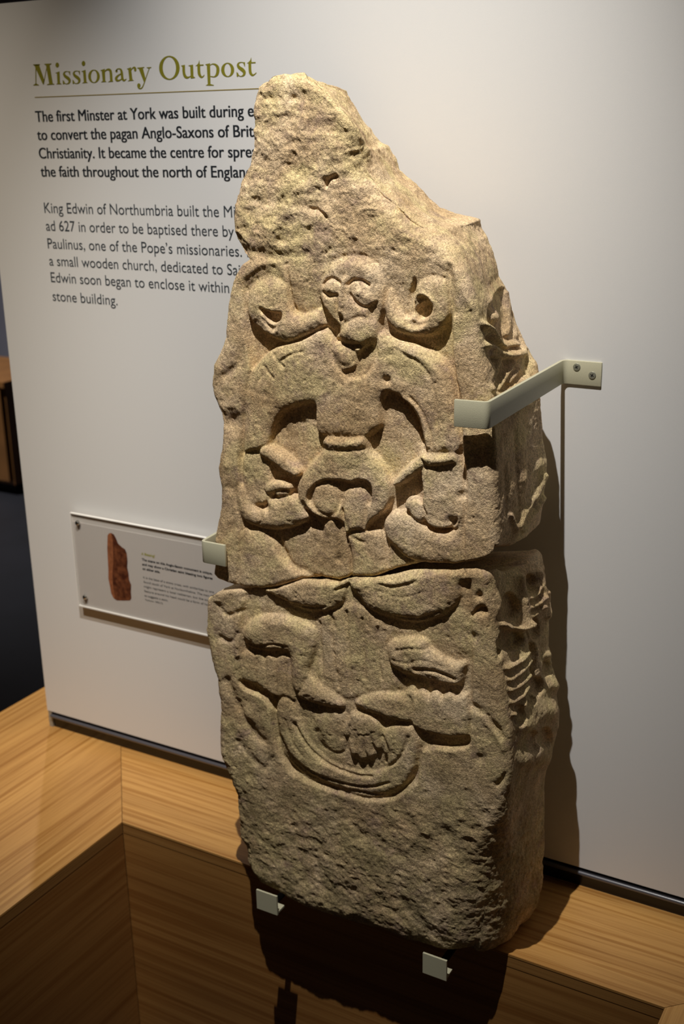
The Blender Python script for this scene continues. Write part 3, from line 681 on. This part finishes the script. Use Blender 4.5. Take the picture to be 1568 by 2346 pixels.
def relief_lower(c):
    L, Rr, K, B = c.lay, c.ridge, c.cut, c.bump
    L([(560, 1330), (1078, 1330), (1080, 1500), (1078, 1640), (1072, 1705), (960, 1720), (955, 1790), (900, 1830), (760, 1815), (660, 1770), (625, 1690), (618, 1610), (552, 1570), (550, 1440)], -7.5, 14, smooth=False)
    # hanging folds
    L([(598, 1335), (700, 1320), (792, 1320), (790, 1350), (782, 1382), (756, 1402), (712, 1402), (668, 1388), (628, 1370), (604, 1356)], 2.5, 7, 7, 28)
    K([(612, 1362), (655, 1380), (705, 1392), (745, 1390)], 2.6, 3); K([(770, 1352), (785, 1345), (796, 1342)], 3, 3)
    L([(812, 1325), (1050, 1300), (1054, 1340), (1048, 1378), (1015, 1410), (955, 1428), (895, 1417), (852, 1402), (824, 1372)], 3, 7, 7, 28)
    K([(872, 1338), (905, 1344), (955, 1332)], 2.6, 1.8); K([(868, 1352), (920, 1368), (975, 1354)], 2.4, 1.2); K([(900, 1412), (955, 1418), (1010, 1400)], 2.6, 3)
    Rr([(870, 1330), (910, 1334), (950, 1324)], 5, 2)
    # long central robe
    L([(724, 1410), (745, 1405), (790, 1385), (812, 1385), (850, 1405), (885, 1440), (886, 1520), (915, 1560), (900, 1590), (800, 1606), (740, 1590), (722, 1540), (720, 1470)], -4, 10, 3, 20)
    for pts in ([(755, 1408), (757, 1470), (764, 1530), (772, 1580)], [(790, 1405), (792, 1460), (798, 1540), (800, 1590)], [(826, 1420), (828, 1480), (832, 1560)], [(862, 1440), (862, 1500), (870, 1560)], [(728, 1430), (731, 1500), (736, 1560)]): K(pts, 3, 3)
    K([(758, 1420), (762, 1440)], 4, 3)
    # left arm
    L([(556, 1452), (566, 1430), (590, 1414), (632, 1410), (672, 1420), (708, 1434), (722, 1452), (722, 1482), (712, 1515), (706, 1545), (724, 1564), (758, 1586), (785, 1612), (778, 1626), (740, 1622), (700, 1608), (676, 1594), (664, 1560), (662, 1520), (655, 1494), (620, 1494), (585, 1490), (562, 1476)], 3.5, 7, 7, 24)
    K([(560, 1470), (590, 1480), (625, 1476), (655, 1482)], 2.4, 3); B(585, 1450, 22, 2); K([(700, 1555), (690, 1580), (672, 1596)], 3, 2.5)
    # left hanging fringe
    L([(545, 1560), (548, 1505), (565, 1490), (580, 1502), (590, 1496), (602, 1510), (612, 1502), (628, 1512), (642, 1504), (660, 1510), (668, 1570), (676, 1606), (648, 1602), (615, 1592), (590, 1572), (570, 1566)], -1.5, 7, 2, 12, smooth=False)
    for x in (584, 605, 628, 650): K([(x, 1512), (x + 2, 1560), (x + 4, 1590)], 2.6, 2.5)
    L([(546, 1562), (570, 1568), (590, 1575), (616, 1594), (650, 1606), (640, 1640), (624, 1632), (600, 1598), (560, 1582)], -15, 7, smooth=False)
    L([(674, 1600), (700, 1612), (745, 1626), (720, 1636), (690, 1620)], -15, 6)
    # right creature and fringe
    L([(886, 1498), (888, 1478), (905, 1466), (940, 1463), (975, 1468), (985, 1486), (1010, 1506), (1040, 1520), (1066, 1520), (1062, 1545), (1054, 1568), (1030, 1572), (996, 1562), (955, 1550), (915, 1544), (892, 1522)], 4, 7, 7, 22)
    K([(905, 1492), (935, 1486), (975, 1488)], 3, 2.2); K([(900, 1512), (935, 1520), (970, 1512), (1020, 1530)], 3, 1.6); K([(950, 1534), (990, 1536), (1040, 1556)], 3.4, 5); Rr([(950, 1544), (1000, 1560), (1046, 1564)], 4, 2.5)
    L([(925, 1592), (940, 1578), (952, 1590), (966, 1584), (980, 1596), (996, 1586), (1010, 1598), (1028, 1588), (1045, 1598), (1068, 1592), (1078, 1640), (1072, 1688), (1045, 1690), (1010, 1688), (975, 1680), (945, 1664), (930, 1630)], 1.5, 7, 3, 16, smooth=False)
    for x in (952, 980, 1010, 1040): K([(x, 1588), (x + 1, 1604)], 2.6, 3)
    L([(948, 1668), (978, 1684), (1012, 1692), (1050, 1693), (1072, 1690), (1070, 1712), (1030, 1718), (985, 1708), (955, 1690)], -12, 8)
    # forearm from the right
    L([(810, 1612), (835, 1596), (870, 1588), (915, 1592), (940, 1600), (946, 1640), (935, 1656), (900, 1652), (865, 1640), (830, 1628)], 3, 7, 6, 18)
    L([(852, 1640), (895, 1654), (935, 1662), (925, 1678), (885, 1672), (862, 1660)], -14, 6)
    # cup, hand and bowl-shaped folds
    L([(712, 1640), (735, 1630), (770, 1626), (792, 1640), (800, 1672), (794, 1712), (775, 1730), (745, 1722), (724, 1700), (712, 1670)], -2, 9, 6, 26)
    B(724, 1680, 9, -2.5); B(783, 1690, 6, -2); B(740, 1704, 20, -2)
    L([(800, 1665), (830, 1655), (866, 1668), (880, 1690), (874, 1720), (850, 1742), (818, 1742), (800, 1725), (794, 1695)], -3, 16)
    L([(800, 1640), (820, 1634), (848, 1642), (868, 1660), (870, 1684), (856, 1704), (832, 1706), (808, 1700), (796, 1680), (800, 1660)], 2, 8, 4, 18)
    for pts, w_ in (([(812, 1680), (806, 1704), (809, 1724)], [8, 8, 6]), ([(826, 1690), (824, 1716), (827, 1736)], [8, 8, 6.5]), ([(842, 1690), (843, 1714), (846, 1730)], [8, 8, 6.5]), ([(856, 1684), (862, 1702), (866, 1712)], [7.5, 7.5, 6]), ([(802, 1652), (794, 1668), (792, 1684)], [6, 6, 5])): Rr(pts, w_, 2.5, 'tube', 1)
    for pts in ([(818, 1696), (816, 1724)], [(834, 1700), (835, 1728)], [(850, 1696), (854, 1720)]): K(pts, 1.6, 1.6)
    L([(640, 1600), (665, 1602), (680, 1640), (695, 1680), (715, 1715), (748, 1745), (800, 1768), (850, 1772), (880, 1762), (880, 1740), (870, 1700), (880, 1672), (910, 1662), (945, 1668), (956, 1700), (952, 1740), (935, 1785), (905, 1812), (860, 1822), (800, 1812), (740, 1795), (690, 1765), (655, 1730), (638, 1680), (628, 1630)], -.5, 8, 4, 16)
    K([(640, 1690), (665, 1735), (705, 1768), (770, 1795), (840, 1805), (890, 1795)], 3, 4); K([(672, 1660), (700, 1710), (740, 1748), (800, 1776), (850, 1782)], 3.2, 4.5)
    K([(652, 1650), (668, 1700), (690, 1735)], 2.4, 2)
    K([(622, 1600), (628, 1680), (645, 1738), (690, 1785), (760, 1812), (830, 1830), (890, 1830), (930, 1805), (955, 1765), (962, 1720)], 4.5, 6)
    K([(880, 1762), (905, 1748), (925, 1720), (935, 1690)], 4, 3); B(900, 1700, 24, 2); K([(876, 1690), (888, 1722), (880, 1750)], 4, 4)
    # border
    Rr([(555, 1380), (548, 1440), (546, 1500)], 7, 3.5); K([(500, 1385), (520, 1410), (552, 1400)], 6, 3); B(500, 1370, 20, 3); K([(505, 1460), (530, 1470), (545, 1450)], 6, 3)
    K([(520, 1560), (545, 1620), (580, 1680), (600, 1700)], 9, 5); B(560, 1640, 22, 4); K([(545, 1700), (600, 1760), (620, 1740)], 8, 3)
    B(1098, 1366, 10, -6); B(1105, 1400, 14, -7); K([(1080, 1412), (1100, 1396), (1122, 1405)], 4, 6); B(1085, 1462, 12, -4); B(1060, 1480, 20, 3)
    K([(1085, 1620), (1120, 1650), (1150, 1690)], 8, 4); Rr([(1105, 1640), (1140, 1690), (1160, 1720)], 7, 3); K([(1172, 1700), (1168, 1760), (1140, 1800)], 6, 5); B(1100, 1740, 12, -4)

def side_upper(c):
    L, Rr, K, B = c.lay, c.ridge, c.cut, c.bump
    L([(1122, 700), (1140, 672), (1158, 660), (1175, 690), (1195, 740), (1212, 790), (1195, 800), (1160, 792), (1130, 762), (1118, 735)], -9, 8)
    B(1136, 727, 17, 11, 20); Rr([(1166, 670), (1174, 700), (1178, 740), (1172, 765)], 7, 6); Rr([(1190, 730), (1196, 770)], 5, 4); B(1133, 690, 12, 4)
    Rr([(1104, 742), (1122, 755), (1146, 778), (1166, 790), (1196, 788)], 7, 9); Rr([(1112, 790), (1138, 798), (1160, 812), (1188, 810)], 7, 6); K([(1118, 775), (1145, 795), (1165, 802), (1190, 800)], 5, 6)
    L([(1125, 818), (1150, 822), (1190, 822), (1215, 815), (1225, 850), (1190, 880), (1150, 900), (1128, 880), (1138, 845)], -7, 9)
    Rr([(1128, 890), (1142, 858), (1150, 830)], 7, 6); Rr([(1150, 892), (1168, 862), (1188, 832)], 6, 6); Rr([(1178, 876), (1200, 845)], 5, 5); K([(1102, 748), (1104, 800), (1110, 860)], 4, 4)
    K([(1218, 800), (1226, 850), (1226, 880)], 5, 5)
    for pts in ([(1158, 1000), (1158, 1080), (1160, 1180)], [(1185, 990), (1186, 1080), (1188, 1160)], [(1212, 980), (1214, 1060), (1208, 1140)]): K(pts, 5, 1.8)
    B(1230, 1010, 14, -3, 24); B(1200, 1100, 12, 3, 30); B(1236, 1060, 10, 3, 20)
    Rr([(1186, 1205), (1205, 1170), (1232, 1130), (1248, 1090)], 6, 6); Rr([(1196, 1215), (1225, 1175), (1246, 1140)], 5, 5); Rr([(1168, 1180), (1180, 1215)], 5, 4); K([(1200, 1190), (1225, 1150)], 4, 5)

def side_lower(c):
    L, Rr, K, B = c.lay, c.ridge, c.cut, c.bump
    def E(x, y, rx, ry, d):
        L([(x + rx * math.cos(a), y + ry * math.sin(a)) for a in np.linspace(0, 2 * math.pi, 9)[:-1]], -d, 6)
    E(1168, 1392, 20, 34, 10); E(1172, 1466, 28, 26, 10); E(1215, 1340, 12, 24, 10); E(1222, 1440, 14, 28, 8); E(1142, 1490, 10, 20, 7); E(1250, 1330, 8, 24, 6)
    E(1232, 1572, 14, 22, 9); E(1253, 1532, 14, 18, 8); E(1217, 1602, 14, 16, 8); E(1192, 1640, 12, 24, 7); E(1250, 1690, 16, 24, 7); E(1222, 1700, 14, 26, 7)
    Rr([(1190, 1320), (1196, 1360), (1202, 1400), (1204, 1430)], 8, 8); Rr([(1232, 1310), (1242, 1350), (1240, 1390)], 7, 7); Rr([(1256, 1350), (1258, 1385), (1252, 1412)], 6, 6)
    Rr([(1126, 1355), (1138, 1385), (1126, 1425)], 7, 5); Rr([(1150, 1430), (1172, 1440), (1198, 1438), (1206, 1425)], 6, 8)
    for a, b in (((1210, 1368), (1230, 1345)), ((1211, 1390), (1238, 1366)), ((1212, 1410), (1236, 1388)), ((1160, 1530), (1208, 1494)), ((1166, 1556), (1212, 1512)), ((1168, 1580), (1210, 1545)), ((1172, 1608), (1206, 1572)), ((1176, 1636), (1206, 1596))):
        m_ = ((a[0] + b[0]) / 2 + 4, (a[1] + b[1]) / 2 + 3); Rr([a, m_, b], 5, 6.5)
    K([(1214, 1440), (1220, 1500), (1218, 1560), (1208, 1610)], 4.5, 7); B(1230, 1530, 12, 6, 24); Rr([(1218, 1455), (1226, 1490), (1222, 1510)], 6, 5); B(1252, 1500, 12, 6)
    B(1210, 1660, 22, 6); B(1255, 1630, 26, 7); B(1240, 1735, 24, 6); B(1205, 1740, 22, 7); B(1270, 1570, 16, 6); B(1220, 2080, 60, 8, 40)

# ------------------------------------------------------------------ building a stone
YF, YB = -0.262, -0.055
def tab(pts, y, plane='y'):
    Q = np.array([onY(px, py, y) for px, py in pts]); o = np.argsort(Q[:, 2]); return Q[o, 2], Q[o, 0]

def make_stone(name, label, group, spec):
    z0, z1, nr = spec['z0'], spec['z1'], spec['rows']
    nf, ns, nb, nl = 370, 150, 22, 34
    fl = tab(spec['fl'], YF + .016); fr = tab(spec['fr'], YF + .004); br = tab(spec['br'], YB - .01)
    jt = lambda T, z: np.interp(z, T[0], T[1])
    v = np.linspace(0, 1, nr)[:, None]
    zn = z0 + (z1 - z0) * v
    us = np.concatenate([np.linspace(0, 1, nf, endpoint=False), 1 + np.linspace(0, 1, ns, endpoint=False), 2 + np.linspace(0, 1, nb, endpoint=False), 3 + np.linspace(0, 1, nl, endpoint=False)])[None, :]
    nc = us.shape[1]
    u0, u1, u2, u3 = [np.clip(us - k, 0, 1) for k in range(4)]
    def place(Z):
        xl, xr, xb = jt(fl, Z), jt(fr, Z), jt(br, Z)
        xbl = np.minimum(xl + .012, xb - .05)
        yb = YB + 0 * Z
        W = np.maximum(xr - xl, .02); D = yb - YF; k = .293
        rr_, rl = np.minimum(spec['rr'](Z), W * .45), np.minimum(spec['rl'](Z), W * .45)
        rb = .03
        arc = lambda d, r: r - np.sqrt(np.maximum(r * r - np.clip(r - d, 0, r) ** 2, 0))
        fx0, fx1 = xl + k * rl, xr - k * rr_
        X = fx0 + (fx1 - fx0) * u0; Y = YF + arc(X - xl, rl) + arc(xr - X, rr_)
        sy0, sy1 = YF + k * rr_, yb - k * rb
        Ys = sy0 + (sy1 - sy0) * u1; base = xr + (xb - xr) * (Ys - YF) / D
        Xs = base - arc(Ys - YF, rr_) - arc(yb - Ys, rb)
        Xb0, Xb1 = xb - k * rb, xbl + k * rb
        Xk = Xb0 + (Xb1 - Xb0) * u2; Yk = yb - arc(np.abs(xb - Xk), rb) - arc(np.abs(Xk - xbl), rb)
        ly0, ly1 = yb - k * rb, YF + k * rl
        Yl = ly0 + (ly1 - ly0) * u3; Xl = xbl + (xl - xbl) * (yb - Yl) / D + arc(yb - Yl, rb) + arc(Yl - YF, rl)
        X = np.where(us < 1, X, np.where(us < 2, Xs, np.where(us < 3, Xk, Xl)))
        Y = np.where(us < 1, Y, np.where(us < 2, Ys, np.where(us < 3, Yk, Yl)))
        return X, Y
    X, Y = place(zn + 0 * us)
    # crack or broken ends
    def endz(E, X, Y):
        F_ = np.array([onY(px, py, YF) for px, py in E['front']]); S_ = np.array([onX(px, py, E['sx']) for px, py in E['side']])
        o = np.argsort(F_[:, 0]); zf = np.interp(X, F_[o, 0], F_[o, 2]); o = np.argsort(S_[:, 1]); zs = np.interp(Y, S_[o, 1], S_[o, 2])
        zs = zs + (F_[-1, 2] - S_[o[0], 2]) * np.clip(1 - u1 / .25, 0, 1)
        zlast, zfirst = S_[o[-1], 2] + E.get('back', 0), F_[0, 2]
        return np.where(us < 1, zf, np.where(us < 2, zs, np.where(us < 3, zlast + (zfirst - zlast) * u2, zfirst)))
    Z = zn + 0 * us
    for it in range(2):
        Z = zn + 0 * us
        if 'bot' in spec: Z = Z + (endz(spec['bot'], X, Y) - z0) * np.clip(1 - (zn - z0) / spec['fade'], 0, 1)
        if 'top' in spec: Z = Z + (endz(spec['top'], X, Y) - z1) * np.clip(1 - (z1 - zn) / spec['fade'], 0, 1)
        X, Y = place(Z)
    for zend, rr_, sgn in ((z0, spec['rbot'], 1), (z1, spec['rtop'], -1)):       # soft ends
        d = (zn - zend) * sgn; t = np.clip(1 - d / rr_, 0, 1); ins_ = rr_ * (1 - np.sqrt(1 - t * t * .96)) * .8
        cx_ = (jt(fl, Z) + jt(fr, Z)) / 2; hw = np.maximum((jt(fr, Z) - jt(fl, Z)) / 2, .02)
        X = X - (X - cx_) / hw * np.minimum(ins_, hw * .7); Y = Y - (Y - (YF + YB) / 2) / .105 * ins_
    P = np.stack([X, Y, Z], -1)
    # relief
    PX, PY = proj(X, Y, Z)
    cf = Carve(PX[:, :nf].copy(), PY[:, :nf].copy()); spec['front'](cf); cf.smooth(2)
    cs = Carve(PX[:, nf:nf + ns].copy(), PY[:, nf:nf + ns].copy()); spec['side'](cs); cs.smooth(1)
    edge = sstep(0, .012, u0[:, :nf]) * sstep(0, .015, 1 - u0[:, :nf])
    P[:, :nf, 1] -= cf.H * .001 * spec['depth'] * edge
    es = sstep(0, .08, u1[:, nf:nf + ns]) * sstep(0, .05, 1 - u1[:, nf:nf + ns])
    P[:, nf:nf + ns, 0] += cs.H * .001 * es
    # normals of the carved loop, then weathering along them
    def normals(P):
        dv = np.gradient(P, axis=0); du = np.roll(P, -1, 1) - np.roll(P, 1, 1)
        n = np.cross(du, dv); n /= np.linalg.norm(n, axis=-1, keepdims=True) + 1e-12; return n
    Pb = np.stack([X, Y, Z], -1); Nb = normals(Pb)
    big = fbm(P, 9, 3, 3) * spec['big'] * .7; rough = spec['rough'](PX, PY)
    mid = fbm(P, 42, 4, 11, .5) * .0026
    fin = fbm(P, 190, 3, 23, .65)
    ridged = np.abs(fbm(P * np.array([1, 1, 1.5]), 30, 3, 31, .6))
    pits = np.minimum(0, fbm(P, 120, 3, 41, .6) + .22) 
    disp = big * (.35 + .65 * rough) + mid * (.25 + 1.5 * rough) - ridged * .006 * rough + fin * .0007 * (.6 + .8 * rough) + pits * .0016
    P = P + Nb * disp[..., None]
    # the foot was dressed flat where it clears the bench
    def rest(Q): Q[..., 2] = np.where(Q[..., 1] > YE - .005, np.maximum(Q[..., 2], ZS + .002), Q[..., 2]); return Q
    P = rest(P)
    # faces
    verts = P.reshape(-1, 3)
    i = np.arange(nr - 1)[:, None] * nc; j = np.arange(nc)[None, :]; j2 = (j + 1) % nc
    Q = np.stack([i + j, i + j2, i + nc + j2, i + nc + j], -1).reshape(-1, 4)
    V, FQ = [verts], [Q]; base = len(verts)
    TR = []
    for row, flip in ((0, True), (nr - 1, False)):
        loop = P[row]; cen = loop.mean(0); K_ = 26; prev = np.arange(nc) + row * nc
        bulge = -.006 if row == 0 else .004
        if row == 0: bulge = spec.get('bulge0', bulge)
        else: bulge = spec.get('bulge1', bulge)
        for k in range(1, K_):
            t = k / K_; q = loop * (1 - t) + cen * t; q[:, 2] += bulge * (1 - (1 - t) ** 2) ; q[:, 2] += fbm(q, 30, 4, 77) * .006 * min(1, 4 * t)
            q = rest(q); V.append(q); cur = base + np.arange(nc); base += nc
            a, b, c_, d_ = prev, np.roll(prev, -1), np.roll(cur, -1), cur
            FQ.append(np.stack([d_, c_, b, a] if flip else [a, b, c_, d_], -1)); prev = cur
        V.append((cen + [0, 0, bulge])[None]); ci = base; base += 1
        a, b = prev, np.roll(prev, -1)
        TR.append(np.stack([np.full(nc, ci), b, a] if flip else [np.full(nc, ci), a, b], -1))
    V = rest(np.concatenate(V)).astype(np.float32); FQ = np.concatenate(FQ); TR = np.concatenate(TR)
    loops = np.concatenate([FQ.ravel(), TR.ravel()]).astype(np.int32)
    me = bpy.data.meshes.new(name)
    me.vertices.add(len(V)); me.vertices.foreach_set('co', V.ravel())
    me.loops.add(len(loops)); me.loops.foreach_set('vertex_index', loops)
    me.polygons.add(len(FQ) + len(TR))
    st_ = np.concatenate([np.arange(len(FQ)) * 4, len(FQ) * 4 + np.arange(len(TR)) * 3]).astype(np.int32)
    me.polygons.foreach_set('loop_start', st_)
    me.update(calc_edges=True); me.validate()
    me.polygons.foreach_set('use_smooth', [True] * len(me.polygons))
    print(name, 'tris', 'minz behind edge', float(V[V[:, 1] > YE - .004][:, 2].min() - ZS), 'y', float(V[:, 1].min()), float(V[:, 1].max()), 'x', float(V[:, 0].max()), 'tris', len(FQ) * 2 + len(TR))
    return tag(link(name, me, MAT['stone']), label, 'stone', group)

SXU = -.517
crack_front = [(540, 1341), (547, 1343), (560, 1348), (592, 1349), (630, 1345), (667, 1333), (689, 1325), (729, 1327), (769, 1333), (791, 1326), (807, 1322), (855, 1322), (900, 1308), (939, 1297), (972, 1291), (1039, 1294), (1098, 1283), (1124, 1273), (1138, 1256)]
crack_side_u = [(1140, 1251), (1169, 1240), (1197, 1232), (1233, 1204), (1246, 1192)]
low_front = [(478, 1372), (485, 1362), (497, 1354), (552, 1352), (592, 1353), (630, 1348), (667, 1336), (689, 1329), (729, 1331), (769, 1337), (791, 1330), (807, 1326), (855, 1327), (900, 1319), (939, 1311), (972, 1309), (1039, 1308), (1098, 1308), (1124, 1317)]
low_side = [(1130, 1316), (1155, 1308), (1197, 1293), (1233, 1263), (1250, 1256)]
PXY = np.array
def zf(px, py): return onY(px, py, YF)[2]
make_stone('carved_stone_block', 'pointed upper fragment of a weathered tan stone carved with a haloed figure, above the crack', 'two halves of the carved cross shaft', dict(
    z0=zf(800, 1326), z1=zf(650, 172), rows=520, fade=.16, rbot=.007, rtop=.016, depth=.9, big=.010, bulge1=.004, bulge0=.005,
    rr=lambda Z: .011 + .045 * sstep(EYE - .17, EYE - .10, Z) * sstep(EYE + .01, EYE - .06, Z), rl=lambda Z: .015 + .003 * sstep(EYE - .2, EYE, Z),
    fl=[(604, 166), (601, 178), (592, 195), (586, 231), (581, 260), (580, 313), (582, 338), (569, 378), (554, 415), (545, 460), (543, 505), (549, 548), (564, 578), (577, 592), (560, 603), (544, 630), (537, 660), (529, 694), (524, 769), (512, 801), (496, 833),
        (492, 876), (496, 905), (513, 943), (516, 980), (512, 1020), (505, 1068), (512, 1106), (512, 1138), (507, 1181), (500, 1229), (500, 1270), (496, 1307), (504, 1318), (523, 1328), (547, 1342), (552, 1352)],
    fr=[(716, 170), (722, 182), (752, 208), (785, 246), (812, 280), (828, 305), (838, 345), (858, 385), (880, 420), (915, 455), (955, 490), (1000, 530), (1040, 570), (1070, 620), (1085, 660), (1098, 700), (1104, 760), (1108, 820), (1120, 880), (1131, 930), (1135, 996), (1137, 1100), (1139, 1220), (1139, 1300)],
    br=[(745, 180), (760, 193), (783, 203), (801, 236), (824, 277), (850, 313), (867, 331), (887, 336), (899, 354), (920, 395), (960, 421), (983, 450), (1006, 474), (1054, 490), (1109, 500), (1115, 521), (1132, 558), (1144, 603), (1146, 629), (1165, 659), (1181, 699), (1195, 742), (1216, 785),
        (1240, 830), (1246, 870), (1247, 908), (1250, 958), (1254, 1010), (1263, 1052), (1259, 1108), (1250, 1164), (1242, 1200), (1240, 1300)],
    bot=dict(front=crack_front, side=crack_side_u, sx=SXU), top=dict(front=[(600, 178), (607, 168), (622, 165), (662, 166), (699, 171), (720, 179), (744, 191)], side=[(720, 179), (745, 191), (783, 203)], sx=onY(720, 179, YF)[0]),
    front=relief_upper, side=side_upper, rough=lambda px, py: .18 + .42 * sstep(620, 540, py)))
make_stone('carved_stone_block', 'broad lower fragment of the carved stone below the crack, rough and undressed at its foot', 'two halves of the carved cross shaft', dict(
    z0=zf(870, 2150), z1=zf(800, 1330), rows=560, fade=.16, rbot=.034, rtop=.007, depth=.9, big=.012, bulge0=.012, bulge1=-.005,
    rr=lambda Z: .014 + .055 * sstep(EYE - .82, EYE - .99, Z), rl=lambda Z: .016 + .012 * sstep(EYE - .85, EYE - 1.0, Z),
    fl=[(490, 1345), (481, 1367), (480, 1400), (478, 1435), (487, 1482), (496, 1524), (505, 1547), (509, 1608), (508, 1665), (510, 1715), (521, 1754), (534, 1788), (541, 1811), (543, 1860), (546, 1893), (561, 1954), (577, 2015), (588, 2045), (600, 2080)],
    fr=[(1124, 1300), (1126, 1353), (1130, 1400), (1140, 1500), (1158, 1600), (1170, 1680), (1172, 1780), (1160, 1880), (1148, 1980), (1138, 2080), (1120, 2200)],
    br=[(1245, 1250), (1252, 1290), (1261, 1319), (1264, 1397), (1265, 1462), (1270, 1503), (1281, 1544), (1285, 1603), (1289, 1655), (1277, 1690), (1270, 1720), (1258, 1755), (1255, 1800), (1255, 1860), (1254, 1913), (1254, 2005), (1244, 2060), (1230, 2130), (1212, 2190)],
    top=dict(front=low_front, side=low_side, sx=-.517),
    bot=dict(front=[(577, 2015), (590, 2040), (632, 2057), (679, 2087), (740, 2108), (806, 2133), (867, 2150), (934, 2177), (969, 2185), (1030, 2199), (1087, 2206), (1120, 2207), (1153, 2203)],
             side=[(1120, 2207), (1153, 2204), (1189, 2178), (1214, 2137), (1235, 2076)], sx=-.49, back=.02),
    front=relief_lower, side=side_lower, rough=lambda px, py: .20 + .34 * sstep(1770, 1950, py) + .25 * sstep(600, 540, px) * sstep(1560, 1640, py)))

# ------------------------------------------------------------------ brackets
def strap(name, path, z0, z1, th, parent, mat, seg=5, rad=.008):
    """flat metal strap bent along path (x, y), standing from z0 to z1; th to the left of travel"""
    P = [np.array(p, float) for p in path]; out = [P[0]]
    for i in range(1, len(P) - 1):
        a = P[i - 1] - P[i]; b = P[i + 1] - P[i]; ra = min(rad, np.linalg.norm(a) * .45, np.linalg.norm(b) * .45)
        s0, s1 = P[i] + a / np.linalg.norm(a) * ra, P[i] + b / np.linalg.norm(b) * ra
        for k in range(seg + 1):
            t = k / seg; out.append((1 - t) ** 2 * s0 + 2 * t * (1 - t) * P[i] + t * t * s1)
    out.append(P[-1]); O = np.array(out)
    T = np.gradient(O, axis=0); T /= np.linalg.norm(T, axis=1)[:, None]; Nn = np.stack([-T[:, 1], T[:, 0]], 1)
    I = O + Nn * th; bm = bmesh.new(); n = len(O)
    ring = [[bm.verts.new((q[0], q[1], z)) for q, z in ((O[k], z0), (O[k], z1), (I[k], z1), (I[k], z0))] for k in range(n)]
    bm.faces.new(ring[0]); bm.faces.new(ring[-1][::-1])
    for k in range(n - 1):
        for e in range(4): bm.faces.new((ring[k][e], ring[k + 1][e], ring[k + 1][(e + 1) % 4], ring[k][(e + 1) % 4]))
    bmesh.ops.recalc_face_normals(bm, faces=bm.faces)
    bmesh.ops.bevel(bm, geom=[e for e in bm.edges if e.calc_face_angle(0) > 1.0], offset=.0009, segments=2, affect='EDGES', profile=.5)
    return from_bm(name, bm, mat, parent, smooth=True)
def screw(c, ang, parent):
    x, y, z = c
    s = lathe('screw', (x, y, z), (0, -1, 0), [(.0052, -.0015), (.0052, .0002), (.0047, .0008), (.0030, .0010), (.0003, .0010)], MAT['screwm'], parent, 32)
    bm = bmesh.new()
    for a in (ang, ang + math.pi / 2):
        dx, dz = math.cos(a), math.sin(a); w_, l_ = .0006, .0026
        vs = [bm.verts.new((x + dx * s1 * l_ - dz * s2 * w_, y - .0011, z + dz * s1 * l_ + dx * s2 * w_)) for s1, s2 in ((-1, -1), (1, -1), (1, 1), (-1, 1))]
        bm.faces.new(vs)
    from_bm('cross_slot', bm, MAT['hole'], s)
    return s
BT = .0046
zt = EYE - .3020; zb_ = zt - .0325
br1 = empty('wall_bracket', (-.49, 0, zb_), 'long pale green metal strap screwed to the board right of the upper stone', 'bracket', 'pale green stone brackets')
strap('strap', [(-.4641, -.0032), (-.5160, -.0032), (-.5080, -.2810), (-.5500, -.2850)], zb_, zt, -BT, br1, MAT['bracket'])
for px, py, a in ((1322, 841, .5), (1357.5, 860, 1.0)):
    c = onY(px, py, -.0035); screw((c[0], -.0034, c[2]), a, br1)
ztl = EYE - .5440
br2 = empty('wall_bracket', (-.95, 0, ztl - .032), 'short pale green metal hook gripping the left edge of the upper stone beside the label', 'bracket', 'pale green stone brackets')
strap('strap', [(-.9000, -.2700), (-.9420, -.2700), (-.9570, -.0035), (-.9900, -.0035)], ztl - .032, ztl, BT * -1, br2, MAT['bracket'])
screw((-.9750, -.0037, ztl - .016), .3, br2)
for (px, py, lbl) in ((587, 2037, 'small pale green clip under the left end of the lower stone'), (969, 2182, 'small pale green clip under the stone, lowest and nearer the right corner')):
    y = -.279; p = onY(px, py, y); x0, z1_ = p[0], p[2] - .001
    x1_, z0_ = x0 + .0365, z1_ - .0330
    cl = empty('bottom_clip', ((x0 + x1_) / 2, YE, z0_), lbl, 'bracket', 'pale green stone brackets')
    bm = bmesh.new(); bm_box(bm, x0, x1_, y, y + .003, z0_, z1_); from_bm('front_plate', bm, MAT['bracket'], cl, .0007)
    bm = bmesh.new(); bm_box(bm, x0 + .001, x1_ - .001, y + .0028, y + .022, z0_ + .0004, z0_ + .0036); from_bm('foot', bm, MAT['bracket'], cl, .0006)
    bm = bmesh.new(); bm_box(bm, x0 + .012, x0 + .022, y + .0215, YE + .0011, z0_ + .0006, z0_ + .0034); tag(from_bm('stem', bm, MAT['black'], cl, .0003), 'dark metal stem')
